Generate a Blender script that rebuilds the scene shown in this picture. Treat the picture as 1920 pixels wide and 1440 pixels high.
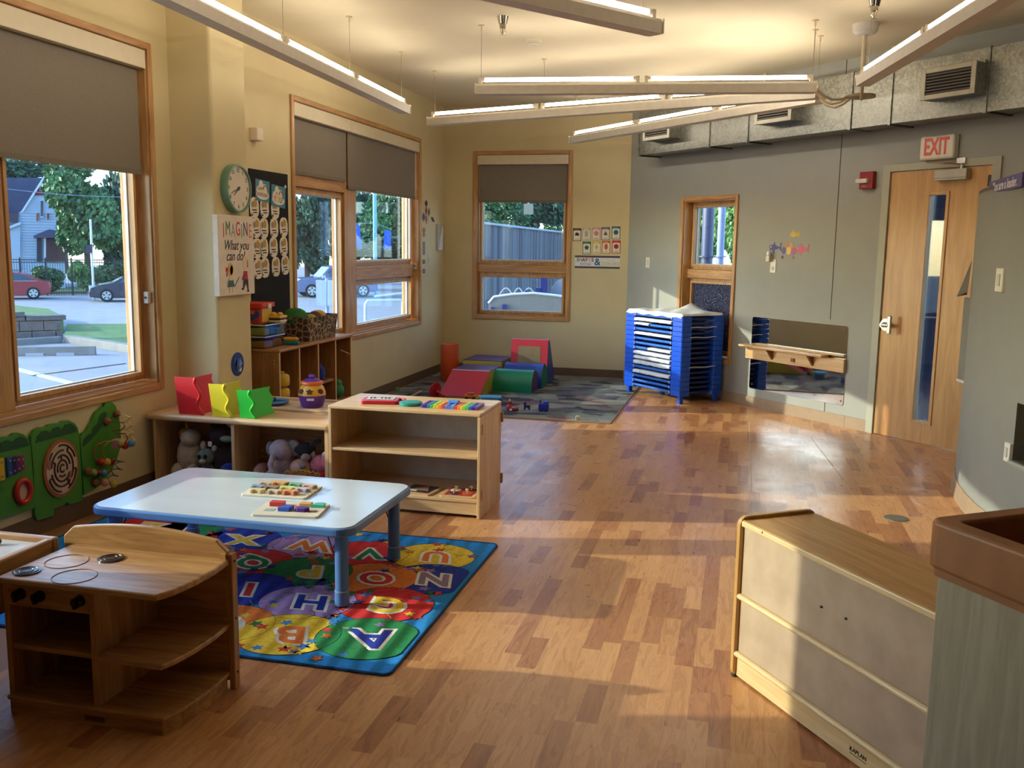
import bpy, bmesh, math, random
from mathutils import Vector, Matrix
R = math.radians
SC = bpy.context.scene
for o in list(bpy.data.objects): bpy.data.objects.remove(o)
COL = SC.collection
# ---------------------------------------------------------------- camera
FPX, PITCH, ROLL, YAW, CAMH = 1752.65, 0.1465005, -0.014905, 0.2385348, 1.5
_f = Vector((-math.sin(YAW)*math.cos(PITCH), math.cos(YAW)*math.cos(PITCH), -math.sin(PITCH)))
_r = Vector((math.cos(YAW), math.sin(YAW), 0)); _d = _f.cross(_r)
_c, _s = math.cos(ROLL), math.sin(ROLL)
CX = _r*_c+_d*_s; CY = _d*_c-_r*_s
cam = bpy.data.cameras.new('camera'); camo = bpy.data.objects.new('camera', cam); COL.objects.link(camo)
cam.sensor_width = 36; cam.lens = FPX/1920*36; cam.clip_start = .05; cam.clip_end = 400
camo.matrix_world = Matrix(((CX.x, -CY.x, -_f.x, 0), (CX.y, -CY.y, -_f.y, 0), (CX.z, -CY.z, -_f.z, CAMH), (0, 0, 0, 1)))
SC.camera = camo
EYE = Vector((0, 0, CAMH))
# photo pixel -> direction; a distance always comes from the floor, wall or shelf the thing touches
def ray(x, y): return CX*((x-960)/FPX)+CY*((y-720)/FPX)+_f
def onz(x, y, z=0.0): d = ray(x, y); return EYE+d*((z-CAMH)/d.z)
def onx(x, y, X): d = ray(x, y); return EYE+d*(X/d.x)
def ony(x, y, Y): d = ray(x, y); return EYE+d*(Y/d.y)
def atd(x, y, D): d = ray(x, y); return EYE+d*(D/math.hypot(d.x, d.y))
# ---------------------------------------------------------------- sky, sun, exposure
SUN_E = 19.0
SUN_STR, SKY_STR, TUBE = 5.0, 3.0, 17.0
SC.view_settings.view_transform = 'Standard'; SC.view_settings.look = 'None'
SC.view_settings.exposure = 0.3; SC.view_settings.gamma = 1.0; SC.view_settings.use_curve_mapping = False
w = bpy.data.worlds.new('sky'); SC.world = w; w.use_nodes = True
nt = w.node_tree; bg = nt.nodes['Background']
sky = nt.nodes.new('ShaderNodeTexSky'); sky.sky_type = 'NISHITA'; sky.sun_disc = False
sky.sun_elevation = R(SUN_E); sky.sun_rotation = math.atan2(-.97, -.24); sky.air_density = 1.0; sky.dust_density = 1.0; sky.ozone_density = 1.5
nt.links.new(sky.outputs[0], bg.inputs[0]); bg.inputs[1].default_value = SKY_STR*.25
sl = bpy.data.lights.new('sun', 'SUN'); sl.energy = SUN_STR; sl.angle = R(.6); sl.color = (1.0, .80, .52)
so = bpy.data.objects.new('sun', sl); COL.objects.link(so); so.location = (-20, -5, 12)
_e = R(SUN_E); so.rotation_euler = Vector((.97*math.cos(_e), .242*math.cos(_e), -math.sin(_e))).to_track_quat('-Z', 'Y').to_euler()
# ---------------------------------------------------------------- materials
def lin(c):
    return tuple((v/255/12.92 if v/255 <= .04045 else ((v/255+.055)/1.055)**2.4) for v in c)
MATS = {}
def newmat(name):
    m = bpy.data.materials.new(name); m.use_nodes = True; n = m.node_tree
    return m, n, n.nodes['Principled BSDF']
def N(n, t, **k):
    q = n.nodes.new(t)
    for a, b in k.items(): setattr(q, a, b)
    return q
def mat(name, c, rough=.55, var=.06, scale=12, bump=0.0, bscale=60, metal=0.0, spec=.5, stretch=None, c2=None, emit=0, detail=3, coat=0, trans=0):
    """plain procedural: base colour broken up by noise, optional bump"""
    if name in MATS: return MATS[name]
    m, n, p = newmat(name); L = n.links.new
    a = lin(c); b = lin(c2) if c2 else tuple(v*(1-var*2) for v in a)
    tc = N(n, 'ShaderNodeTexCoord'); mp = N(n, 'ShaderNodeMapping'); L(tc.outputs['Object'], mp.inputs[0])
    if stretch: mp.inputs['Scale'].default_value = stretch
    ns = N(n, 'ShaderNodeTexNoise'); ns.inputs['Scale'].default_value = scale; ns.inputs['Detail'].default_value = detail; L(mp.outputs[0], ns.inputs[0])
    cr = N(n, 'ShaderNodeValToRGB'); cr.color_ramp.elements[0].position = .35; cr.color_ramp.elements[1].position = .65
    cr.color_ramp.elements[0].color = (*b, 1); cr.color_ramp.elements[1].color = (*a, 1)
    L(ns.outputs[0], cr.inputs[0]); L(cr.outputs[0], p.inputs['Base Color'])
    p.inputs['Roughness'].default_value = rough; p.inputs['Metallic'].default_value = metal; p.inputs['Specular IOR Level'].default_value = spec
    if coat: p.inputs['Coat Weight'].default_value = coat; p.inputs['Coat Roughness'].default_value = .12
    if trans: p.inputs['Transmission Weight'].default_value = trans
    if emit:
        p.inputs['Emission Color'].default_value = (*a, 1); p.inputs['Emission Strength'].default_value = emit
    if bump:
        b2 = N(n, 'ShaderNodeTexNoise'); b2.inputs['Scale'].default_value = bscale; b2.inputs['Detail'].default_value = 3; L(mp.outputs[0], b2.inputs[0])
        bn = N(n, 'ShaderNodeBump'); bn.inputs['Strength'].default_value = bump; bn.inputs['Distance'].default_value = .01
        L(b2.outputs[0], bn.inputs['Height']); L(bn.outputs[0], p.inputs['Normal'])
    MATS[name] = m; return m
def wood(name, c1, c2, axis='x', rough=.4, scale=9, coat=.15, spec=.5):
    key = name+axis
    if key in MATS: return MATS[key]
    m, n, p = newmat(key); L = n.links.new
    tc = N(n, 'ShaderNodeTexCoord'); mp = N(n, 'ShaderNodeMapping'); L(tc.outputs['Object'], mp.inputs[0])
    mp.inputs['Scale'].default_value = tuple(.09 if a == axis else 1 for a in 'xyz')
    wv = N(n, 'ShaderNodeTexNoise'); wv.inputs['Scale'].default_value = scale*3; wv.inputs['Detail'].default_value = 5; wv.inputs['Distortion'].default_value = 1.2; L(mp.outputs[0], wv.inputs[0])
    n2 = N(n, 'ShaderNodeTexNoise'); n2.inputs['Scale'].default_value = scale*14; n2.inputs['Detail'].default_value = 2; L(mp.outputs[0], n2.inputs[0])
    mx = N(n, 'ShaderNodeMath', operation='MULTIPLY_ADD'); mx.inputs[1].default_value = .35; L(n2.outputs[0], mx.inputs[0]); L(wv.outputs[0], mx.inputs[2])
    cr = N(n, 'ShaderNodeValToRGB'); cr.color_ramp.elements[0].position = .5; cr.color_ramp.elements[1].position = .85
    cr.color_ramp.elements[0].color = (*lin(c1), 1); cr.color_ramp.elements[1].color = (*lin(c2), 1)
    L(mx.outputs[0], cr.inputs[0]); L(cr.outputs[0], p.inputs['Base Color'])
    p.inputs['Roughness'].default_value = rough; p.inputs['Coat Weight'].default_value = coat; p.inputs['Coat Roughness'].default_value = .25
    p.inputs['Specular IOR Level'].default_value = spec
    MATS[key] = m; return m
def glassmat(name, tint=(.80, .91, 1.0), refl=.9):
    if name in MATS: return MATS[name]
    m = bpy.data.materials.new(name); m.use_nodes = True; n = m.node_tree; n.nodes.clear(); L = n.links.new
    o = N(n, 'ShaderNodeOutputMaterial'); t = N(n, 'ShaderNodeBsdfTransparent'); g = N(n, 'ShaderNodeBsdfGlossy'); x = N(n, 'ShaderNodeMixShader')
    ge = N(n, 'ShaderNodeNewGeometry'); dt = N(n, 'ShaderNodeVectorMath', operation='DOT_PRODUCT'); ab = N(n, 'ShaderNodeMath', operation='ABSOLUTE'); su = N(n, 'ShaderNodeMath', operation='SUBTRACT'); su.inputs[0].default_value = 1
    pw = N(n, 'ShaderNodeMath', operation='POWER'); pw.inputs[1].default_value = 5; fr = N(n, 'ShaderNodeMath', operation='MULTIPLY_ADD'); fr.inputs[1].default_value = .9; fr.inputs[2].default_value = .035
    L(ge.outputs['Normal'], dt.inputs[0]); L(ge.outputs['Incoming'], dt.inputs[1]); L(dt.outputs['Value'], ab.inputs[0]); L(ab.outputs[0], su.inputs[1]); L(su.outputs[0], pw.inputs[0]); L(pw.outputs[0], fr.inputs[0])
    t.inputs[0].default_value = (*tint, 1); g.inputs['Roughness'].default_value = .02; g.inputs[0].default_value = (refl, refl, refl, 1)
    L(fr.outputs[0], x.inputs[0]); L(t.outputs[0], x.inputs[1]); L(g.outputs[0], x.inputs[2]); L(x.outputs[0], o.inputs[0]); m.blend_method = 'BLEND'
    MATS[name] = m; return m
def emat(name, c, s):
    if name in MATS: return MATS[name]
    m = bpy.data.materials.new(name); m.use_nodes = True; n = m.node_tree; n.nodes.clear()
    o = N(n, 'ShaderNodeOutputMaterial'); e = N(n, 'ShaderNodeEmission'); e.inputs[0].default_value = (*c, 1); e.inputs[1].default_value = s
    n.links.new(e.outputs[0], o.inputs[0]); MATS[name] = m; return m
def clr(c, rough=.5, **k):
    """plain coloured paint/plastic/paper by sRGB"""
    return mat('c%02x%02x%02x_%d' % (*c, int(rough*100)), c, rough, var=.03, **k)
# ---------------------------------------------------------------- geometry helpers
class G:
    def __init__(s): s.v = []; s.f = []
    def add(s, vs, fs):
        o = len(s.v); s.v += [tuple(p) for p in vs]; s.f += [tuple(i+o for i in f) for f in fs]; return s
    def b(s, x0, x1, y0, y1, z0, z1):
        return s.add([(x0,y0,z0),(x1,y0,z0),(x1,y1,z0),(x0,y1,z0),(x0,y0,z1),(x1,y0,z1),(x1,y1,z1),(x0,y1,z1)],
                     [(0,3,2,1),(4,5,6,7),(0,1,5,4),(1,2,6,5),(2,3,7,6),(3,0,4,7)])
    def bm(s, M, sx, sy, sz):
        g = G().b(-sx/2, sx/2, -sy/2, sy/2, -sz/2, sz/2); return s.add([M@Vector(p) for p in g.v], g.f)
    def cyl(s, p0, p1, r0, r1=None, n=16):
        p0 = Vector(p0); p1 = Vector(p1); r1 = r0 if r1 is None else r1
        q = (p1-p0).to_track_quat('Z', 'Y'); vs = []
        for p, r in ((p0, r0), (p1, r1)):
            for i in range(n): a = 2*math.pi*i/n; vs.append(p+q@Vector((r*math.cos(a), r*math.sin(a), 0)))
        return s.add(vs, [(i, (i+1) % n, n+(i+1) % n, n+i) for i in range(n)]+[tuple(range(n-1, -1, -1)), tuple(range(n, 2*n))])
    def tube(s, pts, r, n=6, closed=False):
        pts = [Vector(p) for p in pts]; m = len(pts); vs = []; up = None
        for i, p in enumerate(pts):
            t = (pts[(i+1) % m]-pts[i-1]) if closed else (pts[min(i+1, m-1)]-pts[max(i-1, 0)])
            t.normalize()
            if up is None: up = Vector((0, 0, 1)) if abs(t.z) < .9 else Vector((1, 0, 0))
            x = up.cross(t).normalized(); up = t.cross(x).normalized()
            rr = r[i] if isinstance(r, (list, tuple)) else r
            for k in range(n): a = 2*math.pi*k/n; vs.append(p+(x*math.cos(a)+up*math.sin(a))*rr)
        fs = [((i*n+k), (i*n+(k+1) % n), (((i+1) % m)*n+(k+1) % n), (((i+1) % m)*n+k)) for i in range(m if closed else m-1) for k in range(n)]
        if not closed: fs += [tuple(range(n-1, -1, -1)), tuple((m-1)*n+k for k in range(n))]
        return s.add(vs, fs)
    def lathe(s, prof, c=(0, 0, 0), n=24, sx=1, sy=1):
        vs = []; m = len(prof)
        for r, z in prof:
            for k in range(n): a = 2*math.pi*k/n; vs.append((c[0]+r*math.cos(a)*sx, c[1]+r*math.sin(a)*sy, c[2]+z))
        return s.add(vs, [(i*n+k, i*n+(k+1) % n, (i+1)*n+(k+1) % n, (i+1)*n+k) for i in range(m-1) for k in range(n)]+[tuple(range(n-1, -1, -1)), tuple((m-1)*n+k for k in range(n))])
    def ell(s, c, rx, ry=None, rz=None, nu=14, nv=8):
        ry = rx if ry is None else ry; rz = rx if rz is None else rz
        g = G().lathe([(max(.001, math.sin(math.pi*i/nv)), -math.cos(math.pi*i/nv)) for i in range(nv+1)], n=nu)
        return s.add([(c[0]+x*rx, c[1]+y*ry, c[2]+z*rz) for x, y, z in g.v], g.f)
    def prism(s, poly, h0, h1, ax='z'):
        """polygon in the plane across `ax`, extruded h0..h1 (x: (y,z), y: (x,z), z: (x,y))"""
        n = len(poly)
        mk = {'z': lambda a, b, h: (a, b, h), 'y': lambda a, b, h: (a, h, b), 'x': lambda a, b, h: (h, a, b)}[ax]
        vs = [mk(a, b, h0) for a, b in poly]+[mk(a, b, h1) for a, b in poly]
        return s.add(vs, [tuple(range(n-1, -1, -1)), tuple(range(n, 2*n))]+[(i, (i+1) % n, n+(i+1) % n, n+i) for i in range(n)])
    def xf(s, M, start=0):
        s.v[start:] = [tuple(M@Vector(p)) for p in s.v[start:]]; return s
    def mesh(s, name, m=None, smooth=False):
        me = bpy.data.meshes.new(name); me.from_pydata(s.v, [], s.f)
        bm = bmesh.new(); bm.from_mesh(me); bmesh.ops.recalc_face_normals(bm, faces=bm.faces); bm.to_mesh(me); bm.free()
        if smooth: me.shade_smooth()
        if m: me.materials.append(m)
        return me
    def obj(s, name, m, parent=None, bev=0, smooth=False, seg=2, auto=False):
        o = bpy.data.objects.new(name, s.mesh(name, m, smooth)); COL.objects.link(o); o.parent = parent
        if bev:
            q = o.modifiers.new('bevel', 'BEVEL'); q.width = bev; q.segments = seg; q.limit_method = 'ANGLE'; q.angle_limit = R(40)
        if auto:
            o.data.shade_smooth(); o.data.set_sharp_from_angle(angle=R(38))
        return o
def rect(a0, a1, b0, b1): return [(a0, b0), (a1, b0), (a1, b1), (a0, b1)]
def rrect(a0, a1, b0, b1, r, n=5):
    out = []
    for cx, cy, st in ((a1-r, b1-r, 0), (a0+r, b1-r, 90), (a0+r, b0+r, 180), (a1-r, b0+r, 270)):
        for i in range(n+1): t = R(st+90*i/n); out.append((cx+r*math.cos(t), cy+r*math.sin(t)))
    return out
def circ(cx, cy, r, n=24, ry=None): return [(cx+r*math.cos(2*math.pi*i/n), cy+(ry or r)*math.sin(2*math.pi*i/n)) for i in range(n)]
def star(cx, cy, r, k=.45, n=5, rot=90): return [(cx+(r if i % 2 == 0 else r*k)*math.cos(R(rot+180/n*i)), cy+(r if i % 2 == 0 else r*k)*math.sin(R(rot+180/n*i))) for i in range(2*n)]
def tag(o, label=None, cat=None, group=None, kind=None):
    if label: o['label'] = label
    if cat: o['category'] = cat
    if group: o['group'] = group
    if kind: o['kind'] = kind
    return o
def thing(name, label=None, cat=None, loc=(0, 0, 0), rz=0, group=None, kind=None, rot=None):
    o = bpy.data.objects.new(name, None); COL.objects.link(o); o.empty_display_size = .05
    o.location = loc; o.rotation_euler = rot or (0, 0, R(rz)); return tag(o, label, cat, group, kind)
def dup(root, loc, rz=None, label=None, group=None):
    def cp(o, par):
        c = o.copy(); COL.objects.link(c); c.parent = par
        for ch in o.children: cp(ch, c)
        return c
    r = cp(root, None); r.location = loc
    if rz is not None: r.rotation_euler = (0, 0, R(rz))
    return tag(r, label, None, group)
def txt(body, size, m, parent, loc, rot=(90, 0, 0), name='lettering', ext=.0006, offset=0, align='CENTER', sx=1.0, shear=0, space=1.0):
    cu = bpy.data.curves.new(name, 'FONT'); cu.body = body; cu.size = size; cu.extrude = ext; cu.offset = offset; cu.align_x = align; cu.align_y = 'CENTER'; cu.shear = shear; cu.space_character = space; cu.resolution_u = 3
    t = bpy.data.objects.new(name, cu); COL.objects.link(t)
    me = bpy.data.meshes.new_from_object(t.evaluated_get(bpy.context.evaluated_depsgraph_get())); bpy.data.objects.remove(t); bpy.data.curves.remove(cu)
    me.materials.clear(); me.materials.append(m)
    o = bpy.data.objects.new(name, me); COL.objects.link(o); o.parent = parent; o.location = loc; o.rotation_euler = tuple(R(a) for a in rot); o.scale = (sx, 1, 1); return o
# wall frames: local x runs along the wall to the right as seen from the room, local -y points into the room
XL, YF, CEIL = -3.45, 10.7, 3.08
W0 = Vector((-1.27, 10.7, 0)); GD = Vector((.684, -.730, 0)).normalized(); GN = Vector((.730, .684, 0)).normalized(); GR = math.degrees(math.atan2(-.730, .684))
def onG(x, y, o=0.0):
    d = ray(x, y); P0 = W0+GN*o; t = (P0-EYE).dot(GN)/d.dot(GN); p = EYE+d*t; return (p-W0).dot(GD), p.z
def gl(s, o=0.0, z=0.0): p = W0+GD*s+GN*o; return (p.x, p.y, z)
def onLw(x, y, X=XL): p = onx(x, y, X); return p.y, p.z
def onFw(x, y, Y=YF): p = ony(x, y, Y); return p.x, p.z
rnd = random.Random(7)
# ================================================================= THE SETTING
m_wy = mat('wall_cream', (211, 194, 150), .75, var=.02, scale=5, bump=.12, bscale=160)
m_wg = mat('wall_grey', (158, 158, 151), .75, var=.02, scale=5, bump=.12, bscale=160)
m_ceil = mat('ceiling_paint', (230, 218, 190), .85, var=.02, scale=3, bump=.1, bscale=120)
m_base = mat('vinyl_base', (104, 82, 62), .5, var=.05)
m_basel = mat('vinyl_base_light', (160, 134, 108), .5, var=.05)
oak = lambda ax='z': wood('oak', (168, 118, 66), (204, 156, 100), ax, rough=.35, scale=7)
maple = lambda ax='x': wood('maple', (196, 152, 100), (222, 184, 134), ax, rough=.35, scale=6)
m_glass = glassmat('window_glass')
m_cream = mat('cream_valance', (222, 208, 178), .45, var=.02)
m_shade = mat('shade_weave', (136, 126, 112), .9, var=.06, scale=300, c2=(124, 114, 100))
def wallp(g, u0, u1, z1, ops, v0, v1, ax):
    cur = u0
    bx = (lambda a, b, c, d: g.b(a, b, v0, v1, c, d)) if ax == 'x' else (lambda a, b, c, d: g.b(v0, v1, a, b, c, d))
    for a, b, c, d in sorted(ops):
        bx(cur, a, 0, z1)
        if c > 0: bx(a, b, 0, c)
        bx(a, b, d, z1); cur = b
    bx(cur, u1, 0, z1); return g
W1 = (1.96, 5.0, .64, 2.60); W2 = (6.85, 9.79, .67, 2.59); W3 = (-3.06, -1.97, .68, 2.54); W4 = (.955, 1.72, .41, 1.985); DR = (3.49, 4.372, 0, 2.134)
SEND = 7.5; PE = W0+GD*SEND
OUT = [(XL, -2.2), (PE.x, -2.2), (PE.x, PE.y), (W0.x, YF), (XL, YF)]
tag(wallp(G(), -2.2, YF+.2, CEIL, [W1, W2], XL-.2, XL, 'y').obj('wall_left', m_wy), kind='structure', label='cream painted wall with the two large windows')
tag(wallp(G(), XL, W0.x+.02, CEIL, [W3], YF, YF+.2, 'x').obj('wall_far', m_wy), kind='structure', label='cream painted end wall behind the play carpet')
wr = thing('wall_right', 'grey painted angled wall with the exit door', loc=W0, rz=GR, kind='structure')
wallp(G(), -.02, SEND, CEIL, [W4, DR], 0, .18, 'x').obj('wall_panel', m_wg, wr)
for a, b in ((.91, CEIL), (.1, .18)): G().b(2.963, 2.971, -.0015, .001, a, b).obj('joint', clr((70, 66, 58), .8), wr)
G().b(PE.x, PE.x+.2, -2.2, PE.y, 0, CEIL).obj('wall_side', m_wg)['kind'] = 'structure'
G().b(XL, PE.x, -2.4, -2.2, 0, CEIL).obj('wall_back', m_wy)['kind'] = 'structure'
tag(G().prism([(XL-.3, -2.5), (PE.x+.3, -2.5), (PE.x+.3, PE.y+.3), (W0.x+.3, YF+.4), (XL-.3, YF+.4)], CEIL, CEIL+.15).obj('ceiling', m_ceil), kind='structure', label='warm white painted flat ceiling')
tag(G().b(XL-.05, -3.16, 5.22, 5.63, 0, CEIL-.001).obj('wall_column', m_wy, bev=.022, seg=4), kind='structure', label='cream square column between the two left windows')
# rounded grey partition on the right, with a dark niche
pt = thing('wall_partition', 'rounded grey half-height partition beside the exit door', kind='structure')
CUR = [(1.62, 6.95), (1.50, 6.75), (1.42, 6.52), (1.375, 6.28), (1.35, 6.05), (1.34, 5.82), (1.345, 5.58), (1.37, 5.34), (1.398, 5.2), (1.44, 5.03), (1.5, 4.85), (1.62, 4.6)]
PTOP = 1.875; g = G()
def off(i, t):
    a = Vector(CUR[max(i-1, 0)]); b = Vector(CUR[min(i+1, len(CUR)-1)]); d = (b-a).normalized(); return Vector(CUR[i])+Vector((-d.y, d.x))*t
NI = (8, 10, .445, .745)
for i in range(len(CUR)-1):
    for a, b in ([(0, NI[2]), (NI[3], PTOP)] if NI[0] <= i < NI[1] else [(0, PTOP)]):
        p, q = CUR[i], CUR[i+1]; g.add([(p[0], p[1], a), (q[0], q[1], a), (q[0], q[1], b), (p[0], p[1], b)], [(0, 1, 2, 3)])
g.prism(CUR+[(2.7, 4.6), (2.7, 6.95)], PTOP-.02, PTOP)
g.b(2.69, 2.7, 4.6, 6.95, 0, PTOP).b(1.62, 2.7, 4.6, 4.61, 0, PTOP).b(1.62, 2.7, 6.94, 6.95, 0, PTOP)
o = g.obj('wall_panel', mat('partition_shaded_grey', (138, 138, 133), .75, var=.02, scale=5, bump=.12, bscale=160), pt)  # wall grey darkened: the partition's shade is put into its colour
n0, n1 = Vector(CUR[NI[0]]), Vector(CUR[NI[1]]); b0, b1 = n0+Vector((.35, .05)), n1+Vector((.35, .05)); g = G()
V3 = lambda p, z: (p.x, p.y, z)
mid = Vector(CUR[9])
for a, b in ((n0, b0), (b0, b1), (b1, n1)): g.add([V3(a, NI[2]), V3(b, NI[2]), V3(b, NI[3]), V3(a, NI[3])], [(0, 1, 2, 3)])
for z in NI[2:]: g.add([V3(n0, z), V3(mid, z), V3(n1, z), V3(b1, z), V3(b0, z)], [(0, 1, 2, 3, 4)])
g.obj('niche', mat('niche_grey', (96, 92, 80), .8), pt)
G().tube([(p.x-.012, p.y, NI[2]-.012) for p in (n0, mid, n1)], .014, 6).obj('niche_sill', m_wg, pt)
g = G(); cc = [off(i, -.006) for i in range(len(CUR))]; c2 = [off(i, .012) for i in range(len(CUR))]
for i in range(len(CUR)-1):
    A, B, C_, D_ = off(i, -.007), off(i+1, -.007), off(i+1, -.02), off(i, -.02)
    g.add([V3(A, .1), V3(B, .1), V3(C_, 0.0), V3(D_, 0.0)], [(0, 1, 2, 3)]).add([V3(A, .1), V3(B, .1), (CUR[i+1][0], CUR[i+1][1], .1), (CUR[i][0], CUR[i][1], .1)], [(0, 1, 2, 3)])
g.obj('baseboard', m_basel, pt)
# baseboards
tag(G().b(XL, XL+.01, -2.2, 5.22, 0, .1).b(XL, XL+.01, 5.63, YF, 0, .1).b(XL, -3.15, 5.212, 5.22, 0, .1).b(-3.16, -3.15, 5.212, 5.638, 0, .1).obj('baseboard_left', m_base), kind='structure')
tag(G().b(XL, W0.x-.01, YF-.01, YF, 0, .1).obj('baseboard_far', m_base), kind='structure')
br = thing('baseboard_right', loc=W0, rz=GR, kind='structure')
for a, b in ((.02, 3.2), (3.2, 3.425), (4.44, SEND)): G().b(a, b-.002, -.01, 0, 0, .1).obj('baseboard_strip', m_basel, br)
# ---------------------------------------------------------------- floor
FX0, FX1 = XL, PE.x
fl = thing('floor', 'wood-look floor of narrow staggered oak strips', kind='structure')
G().prism([(XL-.2, -2.4), (PE.x+.2, -2.4), (PE.x+.2, PE.y), (W0.x+.1, YF+.2), (XL-.2, YF+.2)], -.15, -.0025).obj('slab', mat('floor_bed', (150, 108, 72), .5), fl)
TONES = [((190, 133, 84), (212, 157, 104)), ((186, 129, 81), (208, 153, 100)), ((194, 138, 89), (216, 162, 109)), ((160, 102, 63), (186, 128, 83)), ((150, 93, 56), (180, 120, 76))]
def plankmat(i, a, b):
    m, n, p = newmat('plank_tone'); L = n.links.new
    tc = N(n, 'ShaderNodeTexCoord'); oi = N(n, 'ShaderNodeObjectInfo'); ad = N(n, 'ShaderNodeVectorMath', operation='MULTIPLY_ADD'); ad.inputs[1].default_value = (1, .12, 1)
    cb = N(n, 'ShaderNodeCombineXYZ'); ml = N(n, 'ShaderNodeMath', operation='MULTIPLY'); ml.inputs[1].default_value = 37; L(oi.outputs['Random'], ml.inputs[0]); L(ml.outputs[0], cb.inputs[2]); L(ml.outputs[0], cb.inputs[0])
    L(tc.outputs['Object'], ad.inputs[0]); L(cb.outputs[0], ad.inputs[2])
    wv = N(n, 'ShaderNodeTexNoise'); wv.inputs['Scale'].default_value = 26; wv.inputs['Detail'].default_value = 5; wv.inputs['Distortion'].default_value = 1.6; L(ad.outputs[0], wv.inputs[0])
    wl = N(n, 'ShaderNodeMath', operation='MULTIPLY'); wl.inputs[1].default_value = 42; L(wv.outputs[0], wl.inputs[0]); sn = N(n, 'ShaderNodeMath', operation='SINE'); L(wl.outputs[0], sn.inputs[0])
    ma = N(n, 'ShaderNodeMath', operation='MULTIPLY_ADD'); ma.inputs[1].default_value = .09; L(sn.outputs[0], ma.inputs[0]); L(wv.outputs[0], ma.inputs[2])
    cr = N(n, 'ShaderNodeValToRGB'); cr.color_ramp.elements[0].color = (*lin(a), 1); cr.color_ramp.elements[1].color = (*lin(b), 1); cr.color_ramp.elements[0].position = .3; cr.color_ramp.elements[1].position = .62
    L(ma.outputs[0], cr.inputs[0]); L(cr.outputs[0], p.inputs['Base Color'])
    n2 = N(n, 'ShaderNodeTexNoise'); n2.inputs['Scale'].default_value = 6; L(tc.outputs['Object'], n2.inputs[0])
    mr = N(n, 'ShaderNodeMapRange'); mr.inputs[3].default_value = .2; mr.inputs[4].default_value = .42; L(n2.outputs[0], mr.inputs[0]); L(mr.outputs[0], p.inputs['Roughness'])
    bn = N(n, 'ShaderNodeBump'); bn.inputs['Strength'].default_value = .06; bn.inputs['Distance'].default_value = .004; n3 = N(n, 'ShaderNodeTexNoise'); n3.inputs['Scale'].default_value = 5; L(tc.outputs['Object'], n3.inputs[0]); L(n3.outputs[0], bn.inputs['Height']); L(bn.outputs[0], p.inputs['Normal'])
    return m
PM = [plankmat(i, *t) for i, t in enumerate(TONES)]
PW, LEN = .069, (.2, .27, .36, .46)
cells = []; r2 = random.Random(3); x = -2.45
RUG = (-3.3, -1.135, 2.905, 4.42); CARP = (-3.42, -1.04, 7.87, 10.66)
while x < 2.6:
    y = 1.6-r2.random()*.5
    while y < 10.7:
        li = r2.randrange(4); yc = y+LEN[li]/2
        if (Vector((x, y, 0))-W0).dot(GN) < .03 and not (RUG[0]+.1 < x < RUG[1]-.12 and RUG[2]+.1 < y and y+LEN[li] < RUG[3]-.1) and not (x < CARP[1]-.12 and y > CARP[2]+.05):
            cells.append((x+PW/2, yc, li, r2.choices(range(5), (29, 25, 22, 13, 11))[0]))
        y += LEN[li]
    x += PW
def score(c):
    p = Vector((c[0], c[1], 0))-EYE; u = p.dot(CX)/p.dot(_f)*FPX+960; v = p.dot(CY)/p.dot(_f)*FPX+720
    hid = (c[0] < -1.55 and c[1] < 2.75) or (c[0] > .05 and c[1] < 3.23-(c[0]-.045)*1.46+.3)
    return (LEN[c[2]]/p.length**2) if (-10 < u < 1930 and v < 1450 and not hid) else 0
cells.sort(key=score, reverse=True)
pm = {}
for cx, cy, li, t in cells[:300]:
    if (li, t) not in pm: pm[li, t] = G().b(-PW/2, PW/2, -LEN[li]/2, LEN[li]/2, -.003, 0).mesh('plank', PM[t])
    o = bpy.data.objects.new('plank', pm[li, t]); COL.objects.link(o); o.parent = fl; o.location = (cx, cy, 0)
g = G(); mi = []
for cx, cy, li, t in cells[300:]:
    g.b(cx-PW/2, cx+PW/2, cy-LEN[li]/2, cy+LEN[li]/2, -.003, 0); mi += [t]*6
me = g.mesh('plank_field'); [me.materials.append(m) for m in PM]; me.polygons.foreach_set('material_index', mi)
o = bpy.data.objects.new('plank_field', me); COL.objects.link(o); o.parent = fl; o['kind'] = 'stuff'
G().b(.118, .124, 5.2, 8.3, -.001, .0006).obj('seam', clr((214, 196, 170), .5), fl)
a = onz(1520, 820); b = onz(1582, 900); dd = (b-a).normalized(); G().bm(Matrix.Translation((a+b)/2)@dd.to_track_quat('X', 'Z').to_matrix().to_4x4(), (b-a).length, .004, .001).obj('seam', clr((120, 92, 70), .6), fl)
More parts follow.
